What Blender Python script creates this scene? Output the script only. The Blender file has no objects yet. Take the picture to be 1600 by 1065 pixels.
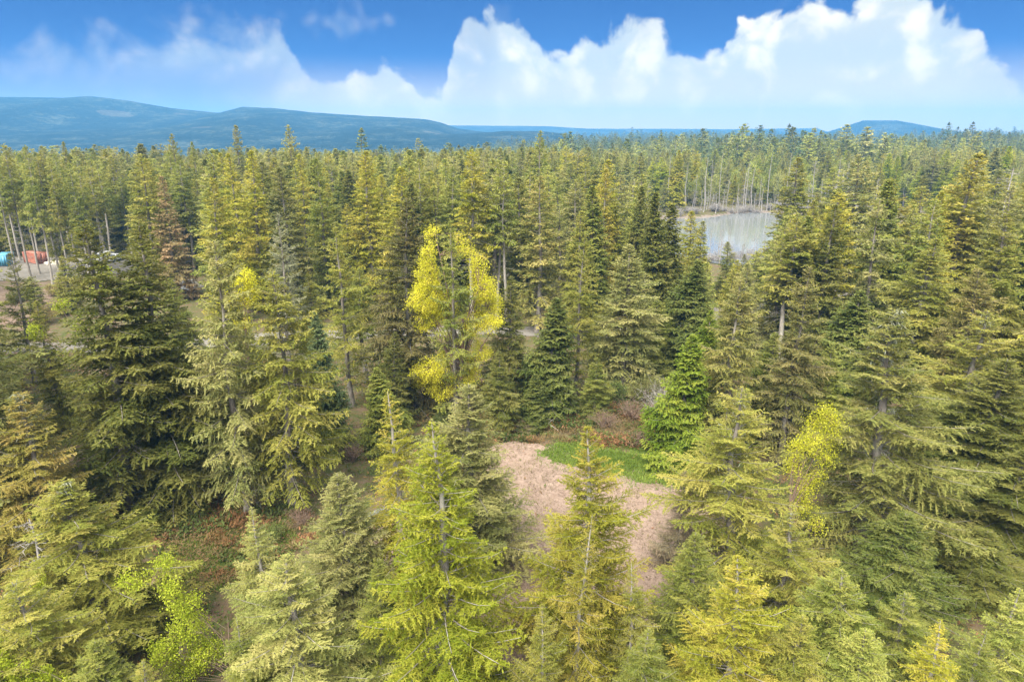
import bpy, math, random
import numpy as np
from mathutils import Vector
R = math.radians
scene = bpy.context.scene
COL = scene.collection

# ------------------------------------------------------------------ camera
CAM_H, PITCH, FPX = 30.0, R(16.6), 1066.0          # drone height, downward tilt, focal length in photo pixels (1600 wide)
cam_d = bpy.data.cameras.new('camera'); cam = bpy.data.objects.new('camera', cam_d); COL.objects.link(cam)
cam.location = (0, 0, CAM_H); cam.rotation_euler = (math.pi / 2 - PITCH, 0, 0)
cam_d.sensor_width = 36; cam_d.lens = 36 * FPX / 1600; cam_d.clip_start = 0.5; cam_d.clip_end = 40000
scene.camera = cam

def ray(px, py):
    u = (px - 800) / FPX; v = (532.5 - py) / FPX
    return u, math.cos(PITCH) + v * math.sin(PITCH), -math.sin(PITCH) + v * math.cos(PITCH)
def at(px, py, Y):                                    # the point on a pixel's ray at ground distance Y
    a, b, c = ray(px, py); t = Y / b
    return t * a, Y, CAM_H + t * c
def on_ground(px, py):
    a, b, c = ray(px, py); t = -CAM_H / c
    return t * a, t * b
def to_px(x, y, z):
    cy = y * math.cos(PITCH) - (z - CAM_H) * math.sin(PITCH); cz = y * math.sin(PITCH) + (z - CAM_H) * math.cos(PITCH)
    return 800 + FPX * x / cy, 532.5 - FPX * cz / cy

# ------------------------------------------------------------------ world, sun, exposure
SUN_EL, SUN_AZ = R(50), R(205)                        # azimuth clockwise from +Y: behind the camera, to its left
class NT:
    """small helper for node trees"""
    def __init__(s, tree): s.t = tree
    def n(s, kind, **kw):
        nd = s.t.nodes.new(kind)
        for k, v in kw.items(): setattr(nd, k, v)
        return nd
    def put(s, sock, v):
        if v is None: return
        if isinstance(v, bpy.types.NodeSocket): s.t.links.new(v, sock)
        else: sock.default_value = v
    def m(s, op, a, b=None, c=None, clamp=False):
        nd = s.n('ShaderNodeMath', operation=op, use_clamp=clamp)
        for i, v in enumerate((a, b, c)): s.put(nd.inputs[i], v)
        return nd.outputs[0]
    def mix(s, f, a, b, kind='RGBA', blend='MIX'):
        nd = s.n('ShaderNodeMix', data_type=kind, blend_type=blend) if kind == 'RGBA' else s.n('ShaderNodeMix', data_type=kind)
        o = {'RGBA': (6, 7, 2), 'FLOAT': (2, 3, 0), 'VECTOR': (4, 5, 1)}[kind]
        s.put(nd.inputs[0], f); s.put(nd.inputs[o[0]], a); s.put(nd.inputs[o[1]], b)
        return nd.outputs[o[2]]
    def rng(s, v, a, b, c=0.0, d=1.0, smooth=True):
        nd = s.n('ShaderNodeMapRange', interpolation_type='SMOOTHSTEP' if smooth else 'LINEAR')
        for i, q in enumerate((v, a, b, c, d)): s.put(nd.inputs[i], q)
        return nd.outputs[0]
    def noise(s, vec, scale, detail=4, rough=0.55, lac=2.0, out=0):
        nd = s.n('ShaderNodeTexNoise'); s.put(nd.inputs['Vector'], vec)
        nd.inputs['Scale'].default_value = scale; nd.inputs['Detail'].default_value = detail
        nd.inputs['Roughness'].default_value = rough; nd.inputs['Lacunarity'].default_value = lac
        return nd.outputs[out]
    def ramp(s, f, stops):
        nd = s.n('ShaderNodeValToRGB'); s.put(nd.inputs[0], f); e = nd.color_ramp.elements
        while len(e) < len(stops): e.new(0.5)
        for i, (p, c) in enumerate(stops): e[i].position = p; e[i].color = (*c, 1)
        return nd.outputs[0]
    def curve(s, f, pts):
        nd = s.n('ShaderNodeFloatCurve'); s.put(nd.inputs[1], f); c = nd.mapping.curves[0]
        for i, (x, y) in enumerate(pts):
            if i < 2: c.points[i].location = (x, y) if i == 0 else (1, pts[-1][1])
            if 0 < i < len(pts) - 1: c.points.new(x, y)
        nd.mapping.update(); return nd.outputs[0]

world = bpy.data.worlds.new('World'); scene.world = world; world.use_nodes = True
W = NT(world.node_tree); world.node_tree.nodes.clear()
tc = W.n('ShaderNodeTexCoord').outputs['Generated']
sep = W.n('ShaderNodeSeparateXYZ'); W.put(sep.inputs[0], tc); dx, dy, dz = sep.outputs
el = W.m('ARCSINE', dz)                                # elevation
az = W.m('ARCTAN2', dx, dy)                            # clockwise from +Y
sky = W.n('ShaderNodeTexSky', sky_type='NISHITA', sun_disc=False, sun_elevation=SUN_EL, sun_rotation=SUN_AZ)
sky.air_density = 1.0; sky.dust_density = 0.3; sky.ozone_density = 3.0
# the blue deepens quickly above the horizon: look the sky model up at a higher elevation
el2 = W.m('ADD', W.m('MULTIPLY', W.m('POWER', W.m('MAXIMUM', W.m('DIVIDE', el, R(90)), 0.0), 0.55), R(90)), R(2))
el2 = W.m('MINIMUM', el2, R(89))
cv = W.n('ShaderNodeCombineXYZ')
W.put(cv.inputs[0], W.m('MULTIPLY', W.m('SINE', az), W.m('COSINE', el2)))
W.put(cv.inputs[1], W.m('MULTIPLY', W.m('COSINE', az), W.m('COSINE', el2)))
W.put(cv.inputs[2], W.m('SINE', el2)); W.put(sky.inputs[0], cv.outputs[0])
skyc = W.mix(1.0, sky.outputs[0], (0.05, 0.205, 0.50, 1), blend='MULTIPLY')
# cumulus bank all round the horizon: height of the cloud tops over azimuth, broken up by noise
def px_dir(px, py):
    a, b, c = ray(px, py); return math.atan2(a, b), math.atan2(c, math.hypot(a, b))
tops = [(-420, 60, .8), (-200, 100, .4), (-60, 90, .5), (60, 60, .5), (190, 36, .6), (270, 26, .72), (380, 30, .72), (450, 62, .62), (490, 104, .6), (530, 112, .95), (565, 92, .95), (600, 84, 1),
        (640, 120, 1), (676, 140, 1), (705, 80, .8), (740, 22, .75), (785, 26, .95), (830, 52, 1), (870, 62, 1), (905, 56, 1), (955, 30, 1), (1000, 22, 1), (1045, 52, 1), (1085, 84, 1), (1120, 84, 1), (1150, 48, 1), (1195, 28, 1), (1275, 12, 1),
        (1310, 20, 1), (1370, 0, 1), (1430, -6, 1), (1490, 2, 1), (1530, 40, .9), (1560, 95, .8), (1590, 120, .7), (1660, 150, .5), (1800, 60, .9), (2100, 20, 1)]
AZR = R(60)                                            # the drawn part of the bank; the rest of the round runs on from noise
prof = [((px_dir(x, y)[0] + AZR) / (2 * AZR), px_dir(x, y)[1] / R(40)) for x, y, o in tops]; opac = [(p[0], o) for p, (x, y, o) in zip(prof, tops)]
azn = W.m('DIVIDE', W.m('ADD', az, AZR), 2 * AZR, clamp=True)
rest = W.rng(W.m('ABSOLUTE', az), R(46), R(56))
nwarp = W.noise(tc, 9.0, 1, 0.5, out=1)
warped = W.mix(0.06, tc, nwarp, 'VECTOR')
n1 = W.noise(warped, 14.0, 4, 0.58)
n2 = W.noise(warped, 46.0, 3, 0.6)
nlow = W.noise(tc, 5.0, 1, 0.5)
top = W.m('MULTIPLY', W.mix(rest, W.curve(azn, [(0, prof[0][1])] + prof + [(1, prof[-1][1])]), W.rng(nlow, 0.2, 0.8, 0.05, 0.5), 'FLOAT'), R(40))
opa = W.mix(rest, W.curve(azn, [(0, .8)] + opac + [(1, .9)]), W.rng(nlow, 0.3, 0.6, 0.6, 1.0), 'FLOAT')
vor = W.n('ShaderNodeTexVoronoi', feature='SMOOTH_F1'); W.put(vor.inputs['Vector'], warped); vor.inputs['Scale'].default_value = 24.0; vor.inputs['Detail'].default_value = 1.0; vor.inputs['Roughness'].default_value = 0.6; vor.inputs['Smoothness'].default_value = 0.4
puff = W.m('SUBTRACT', 0.42, vor.outputs['Distance'])   # billowing heads
edge = W.m('ADD', W.m('ADD', W.m('SUBTRACT', W.m('ADD', top, 0.012), el), W.m('MULTIPLY', puff, 0.034)), W.m('ADD', W.m('MULTIPLY', W.m('SUBTRACT', n1, 0.5), 0.055), W.m('MULTIPLY', W.m('SUBTRACT', n2, 0.5), 0.034)))
dens = W.rng(edge, -0.004, W.rng(az, R(-20), R(-16.5), 0.060, 0.012))
# thinner patches inside the bank and a few loose wisps higher up
thin = W.rng(W.m('ADD', n1, W.m('MULTIPLY', nlow, 0.6)), 0.42, 0.86)
dens = W.m('MULTIPLY', W.m('MULTIPLY', dens, W.m('ADD', 0.82, W.m('MULTIPLY', thin, 0.18))), opa, clamp=True)
dens = W.m('MULTIPLY', dens, W.m('MAXIMUM', W.rng(el, R(3.0), R(6.5), 0.25, 1.0), W.rng(az, R(-19.5), R(-16.5))))   # the thin western cloud has an open base
wn = W.noise(warped, 7.0, 3, 0.6)
veil = W.rng(el, R(13), R(26))                          # unseen broken cloud added overhead, brighter than the bank, to soften the light
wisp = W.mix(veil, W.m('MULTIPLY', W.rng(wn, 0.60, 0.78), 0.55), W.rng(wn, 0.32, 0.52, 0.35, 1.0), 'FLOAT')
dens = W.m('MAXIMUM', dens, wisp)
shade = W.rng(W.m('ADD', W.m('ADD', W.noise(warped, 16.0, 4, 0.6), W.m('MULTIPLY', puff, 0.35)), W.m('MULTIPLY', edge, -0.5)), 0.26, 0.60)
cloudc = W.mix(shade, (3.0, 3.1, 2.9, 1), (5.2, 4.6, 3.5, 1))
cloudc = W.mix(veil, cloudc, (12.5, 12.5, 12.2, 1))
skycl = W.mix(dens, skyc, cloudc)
haz = W.m('MULTIPLY', W.rng(el, 0.0, 0.11, 0.85, 0.0), W.rng(az, R(-24), R(-14), 0.35, 1.0))                  # air near the horizon
skyf = W.mix(haz, skycl, (6.2, 4.1, 1.5, 1))
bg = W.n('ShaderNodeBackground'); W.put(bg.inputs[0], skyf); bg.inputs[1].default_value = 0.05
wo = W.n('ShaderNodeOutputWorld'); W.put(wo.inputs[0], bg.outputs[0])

sun_d = bpy.data.lights.new('sun', 'SUN'); sun_d.energy = 2.7; sun_d.angle = R(45); sun_d.color = (1.0, 0.95, 0.86)
sun = bpy.data.objects.new('sun', sun_d); COL.objects.link(sun)
sd = Vector((math.sin(SUN_AZ) * math.cos(SUN_EL), math.cos(SUN_AZ) * math.cos(SUN_EL), math.sin(SUN_EL)))
sun.location = (0, 0, 200); sun.rotation_euler = (-sd).to_track_quat('-Z', 'Y').to_euler()
vs = scene.view_settings; vs.view_transform = 'Standard'; vs.look = 'None'; vs.gamma = 1; vs.use_curve_mapping = False
vs.exposure = 2.45
scene.cycles.max_bounces = 5; scene.cycles.diffuse_bounces = 4; scene.cycles.glossy_bounces = 2
scene.cycles.transmission_bounces = 4; scene.cycles.volume_bounces = 0; scene.cycles.transparent_max_bounces = 4

# ------------------------------------------------------------------ materials
def material(name):
    m = bpy.data.materials.new(name); m.use_nodes = True; m.node_tree.nodes.clear()
    t = NT(m.node_tree); out = t.n('ShaderNodeOutputMaterial'); return m, t, out
def principled(t, out, color, rough=0.8, spec=0.3, normal=None, metallic=0.0):
    p = t.n('ShaderNodeBsdfPrincipled'); t.put(p.inputs['Base Color'], color); t.put(p.inputs['Roughness'], rough)
    p.inputs['Specular IOR Level'].default_value = spec; p.inputs['Metallic'].default_value = metallic
    if normal is not None: t.put(p.inputs['Normal'], normal)
    if out is not None: t.put(out.inputs[0], p.outputs[0])
    return p
def bump(t, h, dist=0.05, strength=1.0):
    b = t.n('ShaderNodeBump'); b.inputs['Strength'].default_value = strength; b.inputs['Distance'].default_value = dist
    t.put(b.inputs['Height'], h); return b.outputs[0]
def foliage_mat(name, src='OBJECT', transl=0.3, hue=(0.525, 0.478)):
    m, t, out = material(name)
    if src == 'OBJECT':
        oi = t.n('ShaderNodeObjectInfo'); base = oi.outputs['Color']
    else:
        a = t.n('ShaderNodeAttribute', attribute_type='INSTANCER', attribute_name='tc'); base = a.outputs['Color']
    tint = t.n('ShaderNodeAttribute', attribute_type='GEOMETRY', attribute_name='tint').outputs['Fac']
    hsv = t.n('ShaderNodeHueSaturation'); t.put(hsv.inputs['Color'], base)
    t.put(hsv.inputs['Hue'], t.rng(tint, 0, 1, *hue, smooth=False)); t.put(hsv.inputs['Value'], t.rng(tint, 0, 1, 0.68, 1.36, smooth=False))
    t.put(hsv.inputs['Saturation'], t.rng(tint, 0, 1, 1.0, 0.93, smooth=False))
    p = principled(t, None, hsv.outputs[0], 0.7, 0.10)
    tr = t.n('ShaderNodeBsdfTranslucent'); t.put(tr.inputs[0], hsv.outputs[0])
    mx = t.n('ShaderNodeMixShader'); mx.inputs[0].default_value = transl
    t.put(mx.inputs[1], p.outputs[0]); t.put(mx.inputs[2], tr.outputs[0]); t.put(out.inputs[0], mx.outputs[0]); return m
def bark_mat(name, c1, c2, scale=6.0):
    m, t, out = material(name); co = t.n('ShaderNodeTexCoord').outputs['Object']
    mp = t.n('ShaderNodeMapping'); t.put(mp.inputs[0], co); mp.inputs['Scale'].default_value = (1, 1, 0.2)
    n = t.noise(mp.outputs[0], scale, 5, 0.65); n2 = t.noise(co, 0.9, 3)
    c = t.ramp(n, [(0.3, c1), (0.7, c2)]); c = t.mix(t.rng(n2, 0.45, 0.7, 0, 0.5), c, (0.16, 0.17, 0.12, 1))
    principled(t, out, c, 0.9, 0.15, bump(t, n, 0.04)); return m
def plain_mat(name, col, rough=0.5, metallic=0.0, spec=0.4, var=0.12, scale=3.0):
    m, t, out = material(name); co = t.n('ShaderNodeTexCoord').outputs['Object']
    n = t.noise(co, scale, 5, 0.6)
    c = t.mix(t.rng(n, 0.3, 0.7), tuple(v * (1 - var) for v in col) + (1,), tuple(min(1, v * (1 + var)) for v in col) + (1,))
    principled(t, out, c, rough, spec, None, metallic); return m
M = {}
M['needles'] = foliage_mat('needles', transl=0.42); M['forest_needles'] = foliage_mat('forest_needles', 'INST', transl=0.42)
M['leaves'] = foliage_mat('leaves', transl=0.45, hue=(0.52, 0.495))
M['bark'] = bark_mat('bark', (0.07, 0.055, 0.042), (0.24, 0.215, 0.185))
M['pale_bark'] = bark_mat('pale_bark', (0.15, 0.13, 0.11), (0.34, 0.31, 0.27))
M['dead_wood'] = bark_mat('dead_wood', (0.15, 0.135, 0.125), (0.30, 0.275, 0.26))
M['twigs'] = bark_mat('twigs', (0.11, 0.07, 0.05), (0.22, 0.15, 0.105))

# ------------------------------------------------------------------ mesh helpers
def tag(o, label=None, cat=None, group=None, kind=None):
    if label: o['label'] = label
    if cat: o['category'] = cat
    if group: o['group'] = group
    if kind: o['kind'] = kind
    return o
def np_mesh(name, verts, faces, mat, tint=None, smooth=False):
    """faces: (n, 3) or (n, 4) int array"""
    me = bpy.data.meshes.new(name); verts = np.asarray(verts, np.float32); faces = np.asarray(faces, np.int32)
    nf, k = faces.shape
    me.vertices.add(len(verts)); me.vertices.foreach_set('co', verts.ravel())
    me.loops.add(nf * k); me.loops.foreach_set('vertex_index', faces.ravel())
    me.polygons.add(nf); me.polygons.foreach_set('loop_start', np.arange(0, nf * k, k, dtype=np.int32))
    if smooth: me.polygons.foreach_set('use_smooth', np.ones(nf, bool))
    me.update(calc_edges=True)
    if tint is not None:
        a = me.attributes.new('tint', 'FLOAT', 'FACE'); a.data.foreach_set('value', np.asarray(tint, np.float32))
    me.materials.append(mat); return me
def obj(name, me, parent=None, loc=None):
    o = bpy.data.objects.new(name, me); COL.objects.link(o)
    if parent: o.parent = parent
    if loc is not None: o.location = loc
    return o
def unit(v): return v / np.maximum(np.linalg.norm(v, axis=-1, keepdims=True), 1e-9)
class Acc:
    """collects quads"""
    def __init__(s): s.v, s.f, s.t, s.n = [], [], [], 0
    def add(s, v, f, t=None):
        s.v.append(np.asarray(v, float).reshape(-1, 3)); s.f.append(np.asarray(f) + s.n); s.n += len(s.v[-1])
        s.t.append(np.asarray(t, float) if t is not None else np.full(len(f), 0.5))
    def mesh(s, name, mat, smooth=False, tint=True):
        return np_mesh(name, np.concatenate(s.v), np.concatenate(s.f), mat, np.concatenate(s.t) if tint else None, smooth)
    def box(s, a, b):
        x0, y0, z0 = a; x1, y1, z1 = b
        v = [(x0, y0, z0), (x1, y0, z0), (x1, y1, z0), (x0, y1, z0), (x0, y0, z1), (x1, y0, z1), (x1, y1, z1), (x0, y1, z1)]
        s.add(v, [(0, 3, 2, 1), (4, 5, 6, 7), (0, 1, 5, 4), (1, 2, 6, 5), (2, 3, 7, 6), (3, 0, 4, 7)])
def diamonds(acc, p, d, side, ln, w, tint, curl=0.0):
    """flat needle sprays: base, widest point at 45 %, tip"""
    ln = ln[:, None]; w = w[:, None]
    mid = p + d * ln * 0.45; nrm = np.cross(d, side)
    v = np.stack([p, mid + side * w, p + d * ln - nrm * ln * curl, mid - side * w], 1)
    n = len(p); acc.add(v.reshape(-1, 3), np.arange(4 * n).reshape(-1, 4), tint)
def tubes(acc, pts, rad, sides=3):
    """pts (n, k, 3), rad (n, k): open tubes"""
    n, k, _ = pts.shape
    T = unit(np.gradient(pts, axis=1)); up = np.where(np.abs(T[..., 2:3]) > 0.9, np.array([1.0, 0, 0]), np.array([0, 0, 1.0]))
    A = unit(np.cross(T, up)); B = np.cross(T, A)
    ang = np.arange(sides) * 2 * np.pi / sides
    ring = A[:, :, None] * np.cos(ang)[:, None] + B[:, :, None] * np.sin(ang)[:, None]
    v = pts[:, :, None] + ring * rad[:, :, None, None]
    idx = np.arange(n * k * sides).reshape(n, k, sides); nx = np.roll(idx, -1, 2)
    f = np.stack([idx[:, :-1], nx[:, :-1], nx[:, 1:], idx[:, 1:]], -1).reshape(-1, 4)
    acc.add(v.reshape(-1, 3), f)

# ------------------------------------------------------------------ tree builders
def trunk_tube(acc, H, r0, rng, bend=0.12, sides=10, k=14, top_r=0.012):
    z = np.linspace(-0.6, H, k); ph = rng.uniform(0, 6.28, 4)
    x = bend * (np.sin(z * 0.35 + ph[0]) - np.sin(ph[0])) + bend * 0.5 * np.sin(z * 0.9 + ph[1]) * (z > 0)
    y = bend * (np.sin(z * 0.31 + ph[2]) - np.sin(ph[2]))
    rad = top_r + (r0 - top_r) * np.clip(1 - z / H, 0, 1) ** 0.85 + r0 * 0.5 * np.exp(-np.clip(z + 0.3, 0, None) / 0.5)
    pts = np.stack([x, y, z], 1)[None]; tubes(acc, pts, rad[None], sides)
    return lambda zz: np.stack([np.interp(zz, z, x), np.interp(zz, z, y), zz], -1), lambda zz: np.interp(zz, z, rad)

def conifer(seed, H=20.0, base=0.08, Rmax=3.6, shape=0.8, round_=0.25, whorl=0.5, nper=5, droop=0.25, up=0.14, top_ang=58, low_ang=-12,
            hang=0.35, sp2=0.17, sp3=0.10, l2k=0.42, l3=0.17, w3=0.028, gap=0.05, inter=3, jit=0.25, dead=10, in0=0.16, r0=None, bark='bark', lichen=0):
    rng = np.random.default_rng(seed)
    wood, fol = Acc(), Acc()
    pos, rad = trunk_tube(wood, H, r0 or 0.0145 * H, rng)
    zb = base * H; zs, azs, scl = [], [], []
    z = zb; a0 = rng.uniform(0, 6.28)
    while z < H - 0.25:
        t = (H - z) / (H - zb); n = max(3, int(round(nper * (0.75 + 0.4 * t) + rng.uniform(-1, 1))))
        a0 += rng.uniform(0.5, 1.3)
        for i in range(n):
            zs.append(z + rng.uniform(-0.08, 0.08)); azs.append(a0 + i * 6.283 / n + rng.normal(0, 0.16)); scl.append(rng.uniform(1 - jit, 1 + jit * 0.6))
        for i in range(rng.integers(0, inter + 1)):
            zs.append(z + rng.uniform(0.1, 1) * whorl); azs.append(rng.uniform(0, 6.28)); scl.append(rng.uniform(0.3, 0.75))
        z += whorl * rng.uniform(0.8, 1.2) * (0.62 + 0.5 * t)
    zs, azs, scl = map(np.array, (zs, azs, scl))
    keep = rng.random(len(zs)) > gap; zs, azs, scl = zs[keep], azs[keep], scl[keep]; zs = np.clip(zs, 0.4, H - 0.1)
    # lopsided crown: a slow azimuth/height modulation of branch length
    ph = rng.uniform(0, 6.28, 3)
    lop = 1 + 0.16 * np.sin(azs + ph[0] + zs * 0.25) + 0.10 * np.sin(2 * azs + ph[1] - zs * 0.6)
    t = np.clip((H - zs) / (H - zb), 0, 1)
    L = (Rmax * t ** shape * (1 - round_ * t ** 3) + 0.18) * scl * lop
    ang = np.interp(t, [0, 0.12, 0.4, 1.0], [R(top_ang), R(top_ang * 0.62), R(top_ang * 0.62 * 0.35 + low_ang * 0.3), R(low_ang)]) + rng.normal(0, R(6), len(t))
    dk = droop * np.interp(t, [0, 0.25, 1], [0.1, 0.6, 1.15]) * rng.uniform(0.7, 1.3, len(t)); uk = up * np.interp(t, [0, 0.3, 1], [0.3, 1, 1.6]) * rng.uniform(0.6, 1.4, len(t))
    o = pos(zs); radial = np.stack([np.cos(azs), np.sin(azs), 0 * azs], 1); Z = np.array([0, 0, 1.0])
    side = np.stack([-np.sin(azs), np.cos(azs), 0 * azs], 1); sway = rng.normal(0, 0.08, len(t))
    def P(bi, s):
        s = s[:, None]; Lb = L[bi][:, None]
        return o[bi] + radial[bi] * Lb * np.cos(ang[bi])[:, None] * s + side[bi] * Lb * sway[bi][:, None] * s ** 2 + Z * Lb * (np.sin(ang[bi])[:, None] * s - dk[bi][:, None] * s ** 2 + uk[bi][:, None] * s ** 3)
    def T(bi, s):
        s = s[:, None]
        return unit(radial[bi] * np.cos(ang[bi])[:, None] + side[bi] * 2 * sway[bi][:, None] * s + Z * (np.sin(ang[bi])[:, None] - 2 * dk[bi][:, None] * s + 3 * uk[bi][:, None] * s ** 2))
    # limbs
    k = 5; ss = np.linspace(0, 0.94, k); nb = len(L); bi = np.repeat(np.arange(nb), k)
    pts = P(bi, np.tile(ss, nb)).reshape(nb, k, 3)
    tubes(wood, pts, (0.010 + 0.0105 * L)[:, None] * np.linspace(1, 0.18, k)[None], 3)
    # second order
    n2 = np.maximum(2, np.ceil(L / sp2)).astype(int); b2 = np.repeat(np.repeat(np.arange(nb), n2), 2)
    j = np.concatenate([np.arange(n) for n in n2]); s2 = in0 + (1 - in0) * (np.repeat(j, 2) + rng.uniform(0, 1, 2 * len(j))) / np.repeat(np.repeat(n2, n2), 2)
    s2 = np.clip(s2, 0, 0.985); sg = np.tile([1.0, -1.0], len(j))
    # inner stretch of low branches is bare
    ok = s2 > in0 + 0.22 * t[b2] * rng.random(len(s2)) ; b2, s2, sg = b2[ok], s2[ok], sg[ok]
    l2 = (L[b2] * l2k * (1 - s2) ** 0.75 * np.clip(s2 * 4, 0.35, 1) + 0.16) * rng.uniform(0.65, 1.25, len(s2)); l2 = np.minimum(l2, 1.35)
    Tb = T(b2, s2); Bb = unit(np.cross(Tb, Z)) * sg[:, None]
    fan = R(52) + rng.normal(0, 0.2, len(s2)); d2 = unit(Tb * np.cos(fan)[:, None] + Bb * np.sin(fan)[:, None] + Z * (rng.normal(0.0, 0.30, len(s2)) - 0.25 * hang)[:, None])
    p2 = P(b2, s2); hg = hang * rng.uniform(0.5, 1.5, len(s2)) * np.interp(t[b2], [0, 0.3, 1], [0.2, 0.7, 1.2])
    def Q(i, q): q = q[:, None]; return p2[i] + d2[i] * l2[i][:, None] * q - Z * (hg[i] * l2[i])[:, None] * q ** 2
    def D(i, q): return unit(d2[i] - Z * (2 * hg[i] * q)[:, None])
    btint = np.clip(0.5 + 0.16 * np.sin(zs * 0.8 + 1.5 * np.sin(azs + ph[2])) + rng.normal(0, 0.19, nb), 0, 1); stint = np.clip(btint[b2] + rng.normal(0, 0.12, len(b2)), 0, 1)
    m2 = len(s2); I = np.arange(m2)
    for qa, qb in ((0.0, 0.6), (0.45, 1.08)):
        a, b = Q(I, np.full(m2, qa)), Q(I, np.full(m2, qb)); dd = b - a; ln = np.linalg.norm(dd, axis=1); dd = unit(dd)
        sd_ = unit(np.cross(dd, Z + rng.normal(0, 0.5, (m2, 3))))
        diamonds(fol, a, dd, sd_, ln, np.full(m2, w3 * 1.25), stint)
    # third order: needle sprays
    if sp3:
        n3 = np.maximum(1, np.round(l2 / sp3)).astype(int); i3 = np.repeat(np.repeat(I, n3), 2)
        j = np.concatenate([np.arange(n) for n in n3]); q = (np.repeat(j, 2) + rng.uniform(0, 1, 2 * len(j))) / np.repeat(np.repeat(n3, n3), 2) * 0.95
        sg3 = np.tile([1.0, -1.0], len(j)); d0 = D(i3, q); B3 = unit(np.cross(d0, Z + rng.normal(0, 0.35, (len(q), 3)))) * sg3[:, None]
        fan = R(46) + rng.normal(0, 0.22, len(q)); d3 = unit(d0 * np.cos(fan)[:, None] + B3 * np.sin(fan)[:, None] + rng.normal(0, 0.34, (len(q), 3)) - Z * 0.25 * hang)
        ln3 = (l3 * (0.55 + 0.75 * (1 - q)) * np.clip(l2[i3] / 0.5, 0.6, 1.3)) * rng.uniform(0.7, 1.3, len(q))
        s3 = unit(np.cross(d3, Z + rng.normal(0, 1.0, (len(q), 3))))
        diamonds(fol, Q(i3, q), d3, s3, ln3, np.full(len(q), w3), np.clip(stint[i3] + rng.normal(0, 0.22, len(q)), 0, 1), 0.12)
    # leader
    n = 14; zz = np.linspace(H - 0.9, H, n); a = rng.uniform(0, 6.28, n); dd = unit(np.stack([np.cos(a), np.sin(a), np.full(n, 1.1)], 1))
    diamonds(fol, pos(zz), dd, unit(np.cross(dd, Z + rng.normal(0, 0.3, (n, 3)))), np.linspace(0.35, 0.2, n), np.full(n, w3), np.full(n, 0.7))
    # dead limbs below and inside the crown
    if dead:
        zz = rng.uniform(0.08 * H, max(zb, 0.1 * H) + 0.25 * (H - zb), dead); a = rng.uniform(0, 6.28, dead); ln = rng.uniform(0.5, 1.0, dead) * min(Rmax * 0.62, 2.4)
        ks = np.linspace(0, 1, 4); c = np.stack([np.cos(a), np.sin(a), 0 * a], 1)
        pp = pos(zz)[:, None] + c[:, None] * (ln[:, None] * ks)[..., None] + Z * ((rng.uniform(-0.5, 0.15, dead) * ln)[:, None] * ks ** 1.5)[..., None]
        tubes(wood, pp, (0.022 + 0 * zz)[:, None] * np.linspace(1, 0.25, 4)[None], 3)
        # side twigs on them
        i = np.repeat(np.arange(dead), 5); q = rng.uniform(0.3, 1, len(i)); p = pos(zz)[i] + c[i] * (ln[i] * q)[:, None] + Z * 0
        d = unit(c[i] + rng.normal(0, 0.6, (len(i), 3)) - Z * 0.4); e = p + d * rng.uniform(0.2, 0.6, len(i))[:, None]
        tubes(wood, np.stack([p, e], 1), np.tile([0.010, 0.004], (len(i), 1)), 3)
    out = [wood.mesh('trunk', M[bark], True, False), fol.mesh('crown', M['needles'])]
    if lichen:
        li = Acc(); b = rng.integers(0, nb, lichen); s = rng.uniform(0.1, 0.7, lichen); p = P(b, s) + rng.normal(0, 0.05, (lichen, 3))
        d = unit(rng.normal(0, 0.35, (lichen, 3)) - Z); diamonds(li, p, d, unit(rng.normal(0, 1, (lichen, 3)) * [1, 1, 0.1]), rng.uniform(0.15, 0.5, lichen), np.full(lichen, 0.02), rng.uniform(0.3, 0.9, lichen))
        out.append(li.mesh('hanging_lichen', M['leaves']))
    return dict(meshes=out, H=H, R=Rmax * 0.92)

def snag(seed, H=18.0, r0=0.2, n=46, ln=1.5, sub=4, base=0.15):
    rng = np.random.default_rng(seed); wood = Acc(); pos, rad = trunk_tube(wood, H, r0, rng, 0.15, 8, 10, 0.03)
    zz = np.sort(rng.uniform(base * H, H * 0.98, n)); a = rng.uniform(0, 6.28, n); L = ln * rng.uniform(0.3, 1.2, n) * np.interp(zz / H, [0, 0.5, 1], [1, 1, 0.35])
    c = np.stack([np.cos(a), np.sin(a), 0 * a], 1); ks = np.linspace(0, 1, 4); Z = np.array([0, 0, 1.0]); dr = rng.uniform(-0.35, 0.35, n)
    pp = pos(zz)[:, None] + c[:, None] * (L[:, None] * ks)[..., None] + Z * ((dr * L)[:, None] * ks ** 1.4)[..., None]
    tubes(wood, pp, np.full(n, 0.03)[:, None] * np.linspace(1, 0.3, 4)[None], 3)
    i = np.repeat(np.arange(n), sub); q = rng.uniform(0.25, 1, len(i)); p = pos(zz)[i] + c[i] * (L[i] * q)[:, None] + Z * (dr[i] * L[i] * q ** 1.4)[:, None]
    d = unit(c[i] * 0.8 + rng.normal(0, 0.6, (len(i), 3))); tubes(wood, np.stack([p, p + d * (L[i] * rng.uniform(0.2, 0.5, len(i)))[:, None]], 1), np.tile([0.016, 0.006], (len(i), 1)), 3)
    return dict(meshes=[wood.mesh('trunk', M['dead_wood'], True, False)], H=H, R=ln)

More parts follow.
